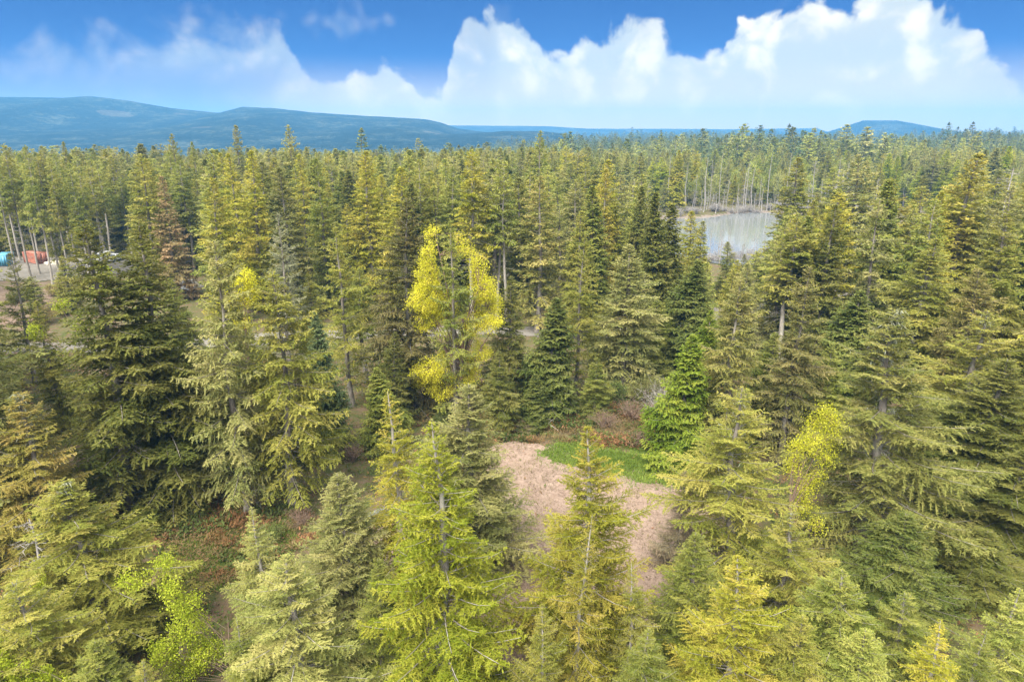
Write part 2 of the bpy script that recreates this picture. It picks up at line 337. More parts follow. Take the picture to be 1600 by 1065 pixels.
def broadleaf(seed, blobs, H, r0, leaves, leaf=0.16, spread=0.5, stems=1, bark='twigs', twigs=260, droop=0.0):
    """blobs: (x, y, z, rx, ry, rz) lobes of foliage, metres from the foot; limbs run from the trunk into each lobe"""
    rng = np.random.default_rng(seed); wood, fol = Acc(), Acc(); Z = np.array([0, 0, 1.0])
    bl = np.array(blobs, float); vol = bl[:, 3] * bl[:, 4] * bl[:, 5]; pr = vol ** 0.8 / np.sum(vol ** 0.8)
    zt = np.linspace(-0.4, H * 0.55, 7)
    for s in range(stems):
        off = rng.normal(0, 0.25 * (stems > 1), 2); lean = rng.normal(0, 0.12, 2)
        tubes(wood, np.stack([off[0] + lean[0] * zt, off[1] + lean[1] * zt, zt], 1)[None], (r0 * np.linspace(1, 0.45, 7))[None], 8)
    ends = []
    n1 = int(1.5 * len(bl)) + 5; bi = rng.choice(len(bl), n1, p=pr); tgt = bl[bi, :3] + unit(rng.normal(0, 1, (n1, 3))) * bl[bi, 3:] * rng.uniform(0.2, 0.7, n1)[:, None]
    o = np.stack([0 * tgt[:, 0], 0 * tgt[:, 0], np.clip(tgt[:, 2] * rng.uniform(0.25, 0.6, n1), 0.2, H * 0.5)], 1)
    ks = np.linspace(0, 1, 6)[None, :, None]; ctrl = (o + tgt) / 2 + Z * 0.12 * np.linalg.norm(tgt - o, axis=1)[:, None] + rng.normal(0, 0.2, (n1, 3))
    limb = o[:, None] * (1 - ks) ** 2 + 2 * ctrl[:, None] * ks * (1 - ks) + tgt[:, None] * ks ** 2
    tubes(wood, limb, (r0 * 0.42) * np.linspace(1, 0.2, 6)[None] * np.ones((n1, 1)), 5)
    nt = twigs; bi = rng.choice(len(bl), nt, p=pr); e = bl[bi, :3] + unit(rng.normal(0, 1, (nt, 3))) * bl[bi, 3:] * (rng.uniform(0.25, 1, nt) ** 0.45)[:, None]
    e[:, 2] = np.maximum(e[:, 2], 0.15)
    flat = limb[:, 2:].reshape(-1, 3); st = flat[np.argmin(((e[:, None] - flat[None]) ** 2).sum(-1), 1)]
    mid = (st + e) / 2 + rng.normal(0, 0.12, (nt, 3)) + Z * 0.05
    tubes(wood, np.stack([st, mid, e], 1), np.tile([0.022, 0.014, 0.006], (nt, 1)) * (r0 / 0.16) ** 0.5, 3)
    # leaves in clumps round the twig ends
    ci = rng.integers(0, nt, leaves); tw = rng.random(leaves)[:, None] ** 0.6; c = mid[ci] * (1 - tw) + e[ci] * tw
    p = c + rng.normal(0, spread * 0.35, (leaves, 3)); d = unit(rng.normal(0, 1, (leaves, 3)) + Z * (0.1 - droop)); sd_ = unit(np.cross(d, rng.normal(0, 1, (leaves, 3)) + Z))
    ct = np.clip(rng.normal(0.5, 0.22, nt), 0, 1); diamonds(fol, p, d, sd_, leaf * rng.uniform(0.6, 1.3, leaves), leaf * 0.36 * rng.uniform(0.7, 1.2, leaves), np.clip(ct[ci] + rng.normal(0, 0.15, leaves), 0, 1), 0.1)
    return dict(meshes=[wood.mesh('trunk', M[bark], True, False), fol.mesh('crown', M['leaves'])], H=H, R=float(np.max(np.hypot(bl[:, 0], bl[:, 1]) + bl[:, 3])))

def bare_shrub(seed, H=2.0, Rr=1.3, n=70, mat='twigs', r=0.02):
    rng = np.random.default_rng(seed); wood = Acc(); Z = np.array([0, 0, 1.0])
    a = rng.uniform(0, 6.28, n); q = rng.uniform(0, 1, n) ** 0.6; e = np.stack([np.cos(a) * q * Rr, np.sin(a) * q * Rr, H * rng.uniform(0.55, 1, n) * (1 - 0.35 * q ** 2)], 1)
    o = e * [0.15, 0.15, 0] - Z * 0.1; m_ = (o + e) / 2 + Z * 0.15 * H + rng.normal(0, 0.08 * H, (n, 3)); ks = np.linspace(0, 1, 5)[None, :, None]
    st = o[:, None] * (1 - ks) ** 2 + 2 * m_[:, None] * ks * (1 - ks) + e[:, None] * ks ** 2; tubes(wood, st, np.full((n, 1), r) * np.linspace(1, 0.3, 5)[None], 3)
    i = rng.integers(0, n, n * 6); k = rng.integers(2, 5, n * 6); p = st[i, k]; d = unit(rng.normal(0, 1, (n * 6, 3)) + Z * 0.7)
    tubes(wood, np.stack([p, p + d * H * rng.uniform(0.08, 0.25, n * 6)[:, None]], 1), np.tile([r * 0.5, r * 0.2], (n * 6, 1)), 3)
    return dict(meshes=[wood.mesh('stems', M[mat], True, False)], H=H, R=Rr)

HI, MID, FAR = {}, {}, {}
hi = dict(sp2=0.165, sp3=0.085, l3=0.145, w3=0.023)
HI['young'] = conifer(11, bark='pale_bark', base=0.03, Rmax=4.4, shape=0.88, whorl=0.72, nper=5, droop=0.10, up=0.20, top_ang=54, low_ang=8, hang=0.34, inter=3, dead=26, in0=0.14, **hi)
HI['young2'] = conifer(12, bark='pale_bark', base=0.03, Rmax=4.6, shape=0.84, whorl=0.66, nper=5, droop=0.10, up=0.22, top_ang=58, low_ang=10, hang=0.22, inter=4, dead=20, in0=0.2, gap=0.10, jit=0.4, **hi)
HI['full'] = conifer(13, base=0.03, Rmax=4.4, shape=0.76, round_=0.15, whorl=0.58, nper=6, droop=0.12, up=0.18, top_ang=62, low_ang=8, hang=0.2, inter=4, dead=12, l2k=0.44, jit=0.35, **{**hi, 'sp2': 0.21})
HI['old'] = conifer(14, base=0.04, Rmax=4.3, shape=0.78, whorl=0.66, nper=5, droop=0.22, up=0.22, top_ang=54, low_ang=2, hang=0.42, inter=4, dead=40, gap=0.12, jit=0.4, lichen=1500, **hi)
HI['airy'] = conifer(15, bark='pale_bark', base=0.03, Rmax=4.4, shape=0.92, whorl=0.75, nper=5, droop=0.10, up=0.18, top_ang=54, low_ang=8, hang=0.35, inter=3, dead=24, gap=0.1, in0=0.1, **{**hi, 'sp2': 0.2})
HI['ragged'] = conifer(16, base=0.05, Rmax=4.3, shape=0.74, whorl=0.7, nper=5, droop=0.2, up=0.26, top_ang=50, low_ang=4, hang=0.3, inter=3, dead=36, gap=0.2, jit=0.55, lichen=700, **hi)
mid = dict(sp2=0.22, sp3=0.125, l3=0.18, w3=0.036)
MID['full'] = conifer(21, base=0.06, Rmax=3.9, shape=0.68, whorl=0.55, nper=5, droop=0.26, low_ang=-10, **mid)
MID['full2'] = conifer(22, base=0.10, Rmax=3.9, shape=0.75, whorl=0.56, nper=5, droop=0.22, low_ang=-8, hang=0.32, gap=0.08, jit=0.35, **mid)
MID['old'] = conifer(23, base=0.16, Rmax=4.0, shape=0.6, round_=0.3, whorl=0.62, nper=5, droop=0.30, up=0.2, low_ang=-10, hang=0.45, gap=0.12, jit=0.42, dead=22, **mid)
MID['cedar'] = conifer(24, base=0.02, Rmax=3.6, shape=0.72, round_=0.12, whorl=0.42, nper=6, droop=0.2, up=0.16, top_ang=55, low_ang=-10, hang=0.55, inter=5, dead=2, l2k=0.5, **{**mid, 'sp2': 0.27, 'w3': 0.055})
MID['bare'] = conifer(25, base=0.42, Rmax=3.3, shape=0.7, whorl=0.55, nper=5, droop=0.25, dead=40, hang=0.4, **mid)
MID['sparse'] = conifer(26, base=0.12, Rmax=3.9, shape=0.7, whorl=0.8, nper=4, droop=0.15, up=0.2, low_ang=-4, hang=0.25, gap=0.15, jit=0.45, dead=18, **mid)
far = dict(hang=0.25, sp2=0.36, sp3=0.27, l3=0.34, w3=0.062)
FAR['full'] = conifer(31, base=0.06, Rmax=3.6, shape=0.7, whorl=0.62, nper=5, inter=2, **far)
FAR['full2'] = conifer(32, base=0.12, Rmax=3.8, shape=0.62, round_=0.35, whorl=0.7, nper=5, gap=0.12, jit=0.4, inter=2, **far)
FAR['bare'] = conifer(33, base=0.45, Rmax=3.2, shape=0.7, whorl=0.62, nper=5, inter=2, dead=30, bark='pale_bark', r0=0.23, **far)
FAR['bare2'] = conifer(34, base=0.55, Rmax=3.0, shape=0.6, round_=0.4, whorl=0.66, nper=5, inter=2, gap=0.1, jit=0.4, dead=30, bark='pale_bark', r0=0.22, **far)
FAR['old'] = conifer(35, base=0.2, Rmax=3.8, shape=0.5, round_=0.45, whorl=0.8, nper=4, inter=2, gap=0.2, jit=0.5, droop=0.35, **far)
FAR['cedar'] = conifer(36, base=0.03, Rmax=3.4, shape=0.75, whorl=0.5, nper=6, inter=3, dead=0, **{**far, 'w3': 0.09, 'hang': 0.45})
tiny = dict(sp2=1.0, sp3=0, w3=0.36, dead=0)
TINY = {}
TINY['a'] = conifer(41, base=0.1, Rmax=3.6, shape=0.7, whorl=1.1, nper=5, inter=0, l2k=0.6, **tiny)
TINY['b'] = conifer(42, base=0.3, Rmax=3.4, shape=0.55, round_=0.4, whorl=1.2, nper=5, inter=0, gap=0.12, jit=0.5, l2k=0.6, **tiny)
TINY['c'] = conifer(43, base=0.45, Rmax=3.2, shape=0.6, round_=0.4, whorl=1.1, nper=5, inter=0, gap=0.1, l2k=0.6, **tiny)

C = dict(olive=(0.230, 0.226, 0.036), yellow_olive=(0.285, 0.268, 0.026), bright=(0.222, 0.240, 0.014), grey_green=(0.238, 0.234, 0.070), dark=(0.142, 0.146, 0.028), deep=(0.130, 0.150, 0.030),
         blue_green=(0.128, 0.168, 0.065), rust=(0.262, 0.216, 0.046), pale=(0.275, 0.275, 0.070), mid=(0.196, 0.212, 0.036), lime=(0.162, 0.208, 0.016), yellow=(0.50, 0.45, 0.018), tan=(0.27, 0.20, 0.10), spring=(0.26, 0.29, 0.012), fresh=(0.258, 0.272, 0.052))
TREE_RNG = random.Random(7)
def plant(proto, name, x, y, h, w, color, label, cat, group=None, rot=None, tilt=(0, 0), lichen_col=(0.33, 0.34, 0.24), z=None):
    """one thing: an Empty at the foot with its parts; h height, w crown width in metres"""
    e = bpy.data.objects.new(name, None); COL.objects.link(e); e.empty_display_size = 0.5
    e.location = (x, y, ground_z(x, y) if z is None else z); e.rotation_euler = (tilt[0], tilt[1], TREE_RNG.uniform(0, 6.28) if rot is None else rot)
    sxy = w / (2 * proto['R']); e.scale = (sxy, sxy, h / proto['H'])
    v = TREE_RNG.uniform(0.9, 1.1)
    for i, me in enumerate(proto['meshes']):
        o = obj(me.name.split('.')[0], me, e)
        if 'lichen' in me.name: o['kind'] = 'stuff'
        cc = lichen_col if 'lichen' in me.name else tuple(k * v for k in color); o.color = (*cc, 1)
    return tag(e, label, cat, group)
TAKEN = []
def tree_px(px, py, D, wpx, proto, color, label, name='fir_tree', cat='conifer', group=None, tilt=(0, 0), rot=None):
    x, y, ztop = at(px, py, D); g = ground_z(x, y); h = ztop - g
    w = wpx / FPX * math.sqrt(x * x * 0 + D * D + (CAM_H - ztop * 0.5) ** 2)
    TAKEN.append((x, y, w)); c = C[color] if isinstance(color, str) else color
    return plant(proto, name, x, y, h, w, c, label, cat, group, rot, tilt)

# ------------------------------------------------------------------ terrain
def sst(x, a, b): t = np.clip((x - a) / (b - a), 0, 1); return t * t * (3 - 2 * t)
def fbm2(x, y, f, seed=0, octs=4):
    r = np.random.default_rng(seed); v = 0 * x; amp = 1.0
    for _ in range(octs):
        for _ in range(3):
            th = r.uniform(0, 6.28); v = v + amp / 3 * np.sin(f * (x * math.cos(th) + y * math.sin(th)) + r.uniform(0, 6.28))
        f *= 2.1; amp *= 0.55
    return v
DITCH = [on_ground(*p) for p in ((60, 990), (200, 945), (300, 905), (400, 862), (520, 815), (640, 768), (700, 728), (760, 684), (860, 678), (960, 698), (1075, 722), (1200, 715))]
def dist_line(x, y, pts):
    d = np.full(np.shape(x), 1e9)
    for (ax, ay), (bx, by) in zip(pts[:-1], pts[1:]):
        vx, vy = bx - ax, by - ay; t = np.clip(((x - ax) * vx + (y - ay) * vy) / (vx * vx + vy * vy), 0, 1)
        d = np.minimum(d, np.hypot(x - ax - t * vx, y - ay - t * vy))
    return d
def pond_f(x, y):
    xs = x - 0.39 * y
    return np.sqrt(((xs - 2) / 57) ** 2 + ((y - 231) / 62) ** 2) + 0.05 * np.sin(xs * 0.16) + 0.04 * np.sin(y * 0.13 + xs * 0.1)
def ground_z(x, y, ditch=1.0):
    x = np.asarray(x, float); y = np.asarray(y, float)
    near = (1 - sst(np.abs(x), 40, 70)) * (1 - sst(y, 85, 96)) * sst(y, 10, 25)
    z = 0.28 * fbm2(x, y, 0.22, 3, 3) * near
    w = 0.55 + 0.2 * np.sin(x * 0.9); z = z - 0.85 * ditch * (1 - sst(dist_line(x, y, DITCH), 0.25 * w, 1.5 * w)) * near
    z = z - 2.4 * (1 - sst(pond_f(x, y), 0.86, 1.1))
    d = np.hypot(x, y); z = z + 20 * sst(d, 700, 3200) * (0.55 + 0.45 * np.tanh((x + 100) / 900)) + 5 * sst(d, 500, 1200) * fbm2(x, y, 0.004, 9, 2)
    z = z - 34 * sst(d, 330, 900) * (0.5 - 0.5 * np.tanh((x / np.maximum(d, 1) + 0.03) / 0.10))
    return z
def axis(lo, hi, fine0, fine1, step, grow=1.11):
    a = list(np.arange(fine0, fine1, step)); s = step; v = fine1
    while v < hi: a.append(v); s *= grow; v += s
    a.append(hi); s = step; v = fine0
    b = []
    while v > lo: s *= grow; v -= s; b.append(max(v, lo))
    return np.array(sorted(set(b + a)))
def grid_mesh(name, xs, ys, mat, zf, keep=None, dz=0.0):
    X, Y = np.meshgrid(xs, ys); V = np.stack([X, Y, zf(X, Y) + dz], -1).reshape(-1, 3)
    i = np.arange(X.size).reshape(X.shape); F = np.stack([i[:-1, :-1], i[:-1, 1:], i[1:, 1:], i[1:, :-1]], -1).reshape(-1, 4)
    if keep is not None:
        cx = (X[:-1, :-1] + X[1:, 1:]) / 2; cy = (Y[:-1, :-1] + Y[1:, 1:]) / 2; F = F[keep(cx, cy).ravel()]
        used = np.unique(F); remap = np.full(len(V), -1); remap[used] = np.arange(len(used)); V = V[used]; F = remap[F]
    return np_mesh(name, V, F, mat, None, True)
def inside(x, y, poly):
    r = np.zeros(np.shape(x), bool); n = len(poly)
    for i in range(n):
        (ax, ay), (bx, by) = poly[i], poly[(i + 1) % n]
        c = ((ay > y) != (by > y)) & (x < (bx - ax) * (y - ay) / ((by - ay) if by != ay else 1e-9) + ax); r ^= c
    return r
def sheet(name, poly, cell, mat, dz, wob=0.8, f=1.2, seed=1):
    p = np.array(poly); xs = np.arange(p[:, 0].min() - 2, p[:, 0].max() + 2, cell); ys = np.arange(p[:, 1].min() - 2, p[:, 1].max() + 2, cell)
    me = grid_mesh(name, xs, ys, mat, ground_z, lambda x, y: inside(x + wob * fbm2(x, y, f, seed), y + wob * fbm2(x, y, f, seed + 50), poly), dz)
    return tag(obj(name, me), kind='structure')

def ground_material(name, stops, scale, fine, rough=0.95, bumpd=0.08, second=None):
    m, t, out = material(name); g = t.n('ShaderNodeNewGeometry').outputs['Position']
    n = t.noise(g, scale, 6, 0.65); nf = t.noise(g, fine, 5, 0.7)
    c = t.ramp(t.m('ADD', t.m('MULTIPLY', n, 0.6), t.m('MULTIPLY', nf, 0.4)), stops)
    if second: c = t.mix(t.rng(t.noise(g, second[1], 4, 0.6), second[2], second[3]), c, (*second[0], 1))
    principled(t, out, c, rough, 0.1, bump(t, t.m('ADD', n, nf), bumpd)); return m
M['soil'] = ground_material('forest_floor', [(0.30, (0.045, 0.033, 0.022)), (0.45, (0.10, 0.070, 0.042)), (0.55, (0.065, 0.068, 0.022)), (0.68, (0.13, 0.085, 0.05))], 0.35, 3.0, second=((0.055, 0.062, 0.018), 0.5, 0.5, 0.62))
M['chips'] = ground_material('wood_chips', [(0.30, (0.11, 0.074, 0.053)), (0.45, (0.18, 0.128, 0.097)), (0.62, (0.24, 0.178, 0.138)), (0.75, (0.15, 0.103, 0.075))], 0.8, 7.0, second=((0.13, 0.105, 0.045), 0.16, 0.56, 0.76))
M['gravel'] = ground_material('gravel', [(0.3, (0.10, 0.088, 0.072)), (0.5, (0.145, 0.132, 0.112)), (0.7, (0.185, 0.17, 0.147))], 0.3, 6.0)
M['turf'] = ground_material('turf', [(0.3, (0.05, 0.062, 0.014)), (0.5, (0.07, 0.098, 0.016)), (0.7, (0.11, 0.115, 0.03))], 0.6, 5.0)
M['dirt'] = ground_material('dirt', [(0.3, (0.085, 0.058, 0.038)), (0.5, (0.135, 0.096, 0.07)), (0.7, (0.17, 0.13, 0.10))], 0.25, 4.0, second=((0.09, 0.085, 0.03), 0.1, 0.5, 0.62))
gx = axis(-7800, 7800, -42, 42, 0.5); gy = axis(-1400, 6400, 26, 96, 0.5)
gx = np.array(sorted(set(gx) | set(np.arange(45.3, 200, 4.0)))); gy = np.array(sorted(set(gy) | set(np.arange(150.3, 320, 4.0))))
tag(obj('ground', grid_mesh('ground', gx, gy, M['soil'], ground_z)), kind='structure')
G = lambda *p: [on_ground(*q) for q in p]
CLEAR = G((430, 1000), (440, 930), (500, 880), (600, 820), (700, 770), (755, 700), (800, 690), (880, 700), (960, 722), (1080, 735), (1130, 790), (1140, 900), (1120, 1065), (430, 1065))
TURF1 = G((845, 706), (880, 694), (930, 690), (1000, 700), (1060, 705), (1110, 728), (1115, 750), (1070, 760), (1000, 750), (920, 728), (870, 722))
TURF2 = G((230, 815), (300, 795), (450, 800), (470, 850), (400, 880), (340, 925), (285, 930), (265, 885))
ROADL = [on_ground(*p) for p in ((-260, 532), (0, 545), (300, 535), (600, 522), (760, 515), (940, 522), (1050, 503), (1200, 472), (1370, 452), (1700, 436))]
YARD = G((-60, 437), (60, 440), (130, 432), (215, 425), (330, 452), (300, 436), (210, 405), (-60, 400))
FIELD = G((-80, 590), (35, 585), (75, 540), (70, 470), (110, 440), (-80, 440))
sheet('clearing', CLEAR, 0.25, M['chips'], 0.05, 0.5, 1.3, 2)
sheet('grass_patch', TURF1, 0.2, M['turf'], 0.075, 0.7, 2.2, 3); sheet('grass_patch', TURF2, 0.25, M['turf'], 0.05, 0.5, 1.5, 4)
rp = np.array(ROADL)
tag(obj('gravel_road', grid_mesh('gravel_road', np.arange(rp[:, 0].min(), rp[:, 0].max(), 0.7), np.arange(85, 160, 0.7), M['gravel'], ground_z, lambda x, y: dist_line(x, y, ROADL) < 3.0 + 0.9 * fbm2(x, y, 0.25, 8), 0.05)), kind='structure')
sheet('gravel_yard', YARD, 0.8, M['gravel'], 0.10, 1.0, 0.3, 5); sheet('dirt_field', FIELD, 0.8, M['dirt'], 0.04, 1.2, 0.3, 6)
# pond and creek
m, t, out = material('water'); g = t.n('ShaderNodeNewGeometry').outputs['Position']
p = principled(t, out, (0.13, 0.14, 0.14, 1), 0.08, 0.5, bump(t, t.noise(g, 0.7, 3), 0.006, 0.6)); p.inputs['IOR'].default_value = 1.33; M['water'] = m
def pond_mesh():
    return grid_mesh('pond', np.arange(10, 200, 3.0), np.arange(160, 305, 3.0), M['water'], lambda x, y: 0 * x - 0.75, lambda x, y: pond_f(x, y) < 1.12)
tag(obj('pond', pond_mesh()), kind='structure')
tag(obj('creek', grid_mesh('creek', np.arange(-26, 22, 0.4), np.arange(30, 70, 0.4), M['water'], lambda x, y: ground_z(x, y, 0.0) - 0.62, lambda x, y: dist_line(x, y, DITCH[1:-1]) < 0.75)), kind='structure')
M['reeds_soil'] = ground_material('reed_bed', [(0.3, (0.09, 0.072, 0.055)), (0.6, (0.15, 0.122, 0.098))], 0.2, 2.0)
tag(obj('pond_shore', grid_mesh('pond_shore', np.arange(10, 215, 2.0), np.arange(150, 325, 2.0), M['reeds_soil'], ground_z, lambda x, y: (pond_f(x, y) > 0.985) & (pond_f(x, y) < 1.05 + 0.03 * fbm2(x, y, 0.2, 4)), 0.12)), kind='structure')

# hills: ridge lines read from the photograph at plausible distances
m, t, out = material('forested_hill'); g = t.n('ShaderNodeNewGeometry').outputs['Position']
n = t.noise(g, 0.008, 7, 0.65); nf = t.noise(g, 0.05, 5, 0.75)
c = t.ramp(t.m('ADD', t.m('MULTIPLY', n, 0.5), t.m('MULTIPLY', nf, 0.5)), [(0.36, (0.006, 0.014, 0.012)), (0.50, (0.014, 0.025, 0.020)), (0.62, (0.075, 0.088, 0.06))])
cut = t.m('MULTIPLY', t.rng(t.noise(g, 0.0030, 2, 0.5), 0.66, 0.68), 0.5); c = t.mix(t.m('MULTIPLY', cut, 0.55), c, (0.20, 0.17, 0.12, 1))
principled(t, out, c, 1.0, 0.0, bump(t, nf, 25.0, 1.0)); M['hill'] = m
def hill(ridge, D, depth, seed, rough=1.0):
    xs = np.linspace(ridge[0][0], ridge[-1][0], 420); top = np.interp(xs, [r[0] for r in ridge], [r[1] for r in ridge])
    rows = 46; V = np.zeros((rows, len(xs), 3)); tt = np.linspace(0, 1.35, rows)
    u = (xs - 800) / FPX
    for k, s in enumerate(tt):
        Y = D - depth * (1 - s); v = (532.5 - top) / FPX; zt = CAM_H + D * (-math.sin(PITCH) + v * math.cos(PITCH)) / (math.cos(PITCH) + v * math.sin(PITCH))
        prof_ = s ** 0.9 if s <= 1 else 1 - 1.6 * (s - 1)
        X = u * D * 1.04 * (0.96 + 0.04 * s) / math.cos(PITCH) * 0.985
        n = fbm2(X, Y + 0 * X, 0.006, seed, 6); n1 = fbm2(X * 1.0, Y * 0.25 + 0 * X, 0.0035, seed + 3, 3)
        z = zt * prof_ + rough * ((7 if s < 0.97 else 3) * n + 44 * n1 * math.sin(min(s, 1) * math.pi)) * (1 if s < 1.3 else 0)
        V[k, :, 0] = X; V[k, :, 1] = Y; V[k, :, 2] = np.where(s == 0, -30, z)
    i = np.arange(V.shape[0] * V.shape[1]).reshape(V.shape[:2]); F = np.stack([i[:-1, :-1], i[:-1, 1:], i[1:, 1:], i[1:, :-1]], -1).reshape(-1, 4)
    return tag(obj('hill', np_mesh('hill', V.reshape(-1, 3), F, M['hill'], None, True)), kind='structure')
hill([(-1100, 190), (-700, 150), (-300, 138), (0, 150), (100, 151), (180, 152), (220, 150), (270, 157), (330, 168), (395, 176), (428, 166), (470, 168), (520, 175), (600, 182), (680, 186), (700, 191), (725, 201), (780, 210), (860, 217)], 3000, 1300, 1)
hill([(420, 206), (560, 196), (700, 196), (850, 197), (905, 201), (1100, 202), (1225, 200), (1240, 208), (1300, 214), (1400, 216)], 5000, 1000, 2, 0.4)
hill([(1180, 219), (1235, 208), (1262, 198), (1288, 188), (1335, 188), (1360, 193), (1395, 200), (1450, 210), (1520, 212), (1700, 216)], 3600, 700, 3, 0.4)
hill([(1380, 216), (1470, 212), (1530, 207), (1570, 203), (1600, 197), (1660, 188), (1800, 178), (2300, 165), (2900, 190)], 4300, 1100, 4, 0.5)

# ------------------------------------------------------------------ trees placed one by one: (top px, top py, distance, crown width px, build, colour, label)
FG = [
 (678, 656, 31, 290, HI['young'], 'bright', 'tall bright green fir with pale grey trunk showing, in front of the wood chip clearing', 0),
 (610, 612, 38, 200, HI['airy'], (0.28, 0.255, 0.024), 'golden yellow tinged fir just behind the bright green fir', 0),
 (728, 598, 43, 235, HI['full'], 'grey_green', 'dense grey green fir between the bright green fir and the clearing', 0),
 (925, 672, 33, 250, HI['young2'], (0.245, 0.230, 0.022), 'golden green fir with gaps standing in the middle of the wood chip clearing', 0),
 (908, 800, 30, 130, HI['airy'], (0.25, 0.225, 0.028), 'small brownish gold fir touching the front of the golden green clearing fir', 0),
 (528, 738, 36, 200, HI['full'], 'grey_green', 'dense grey green fir between the bright green fir and the pale creek fir', 0),
 (392, 792, 37, 115, HI['airy'], 'pale', 'slim pale yellowish fir beside the creek and rust brown bracken', 0),
 (452, 868, 30, 240, HI['young2'], 'pale', 'pale green broad fir below the grey green creek side firs', 0),
 (98, 752, 35, 300, HI['old'], 'olive', 'very broad olive fir with hanging lichen above the lime green bushes', 0),
 (22, 905, 29, 230, HI['ragged'], 'olive', 'bushy olive fir at the foot of the very broad olive fir', 0),
 (22, 612, 43, 210, HI['old'], 'rust', 'thin rusty topped fir with bare pale trunk at the woodland edge', 0),
 (1168, 604, 41, 250, HI['ragged'], 'olive', 'olive fir with pale trunk between the clearing and the yellow birch', 0),
 (1408, 482, 44, 330, HI['old'], (0.215, 0.215, 0.05), 'huge spreading olive fir hung with pale lichen, behind the yellow birch', 0),
 (1160, 872, 29, 210, HI['young2'], 'yellow_olive', 'bright yellowish young fir with open top below the clearing', 0),
 (1476, 968, 26.5, 150, HI['airy'], (0.33, 0.30, 0.026), 'small golden yellow fir at the foot of the huge spreading fir', 0),
 (1318, 890, 31, 220, HI['young'], 'mid', 'soft mid green young fir under the huge spreading fir', 0),
 (1352, 985, 28, 150, HI['full'], 'fresh', 'fresh light green sapling fir in front of the soft green young fir', 0),
 (1600, 925, 28.5, 170, HI['young'], 'fresh', 'fresh light green fir beside the dark shaded trunks', 0),
 (1088, 838, 33, 150, HI['full'], 'mid', 'mid green fir between the clearing and the yellowish young fir', 0),
 (1235, 800, 36, 170, HI['ragged'], 'olive', 'ragged olive fir below the yellow birch', 0),
 (1572, 560, 52, 250, HI['full'], 'dark', 'dense dark green fir wall behind the huge spreading fir', 0),
 (1546, 486, 58, 240, HI['ragged'], 'olive', 'tall olive fir rising behind the dense dark green fir', 0),
 (1490, 640, 53, 180, HI['full'], 'deep', 'deep green shaded fir tucked behind the huge spreading fir', 0),
 (1600, 700, 45, 220, HI['full'], 'dark', 'dark green fir with shaded lower trunk behind the dense skirted dark fir', 0),
 (1066, 735, 43, 110, HI['airy'], (0.27, 0.22, 0.13), 'thin greyish tan half bare tree at the rim of the clearing near the grass patch', 0),
 (845, 945, 28, 110, HI['young2'], 'olive', 'low olive fir between the two big clearing firs', 0),
 (990, 880, 31, 110, HI['airy'], 'olive', 'ragged olive sapling at the foot of the golden green clearing fir', 0),
 (365, 965, 29.5, 110, HI['airy'], 'mid', 'thin green sapling fir between the lime green bush and the pale broad fir', 0),
 (585, 870, 32, 120, HI['full'], 'mid', 'low green fir between the bright green fir and the grey green creek fir', 0),
 (1420, 800, 39, 190, HI['full'], 'deep', 'shaded deep green fir low against the huge spreading fir', 0),
 (1545, 830, 40, 190, HI['full'], 'dark', 'dark green fir with dense skirt behind the fresh light green fir', 0),
 (1412, 925, 31, 150, HI['ragged'], 'mid', 'dull green fir between the small golden fir and the soft green young fir', 0),
 (1540, 985, 27, 120, HI['young'], 'mid', 'mid green sapling between the small golden fir and the fresh light green fir', 0),
 (1250, 960, 28.5, 150, HI['full'], 'olive', 'olive sapling between the yellowish young fir and the fresh light sapling', 0),
 (150, 1000, 28, 150, HI['full'], 'mid', 'mid green bushy fir in front of the very broad olive fir', 0),
 (222, 1030, 27, 90, HI['ragged'], 'olive', 'small olive sapling beside the lime green bush', 0),
 (1015, 985, 28, 140, HI['young'], 'mid', 'mid green fir low in front of the clearing chips', 0),
]
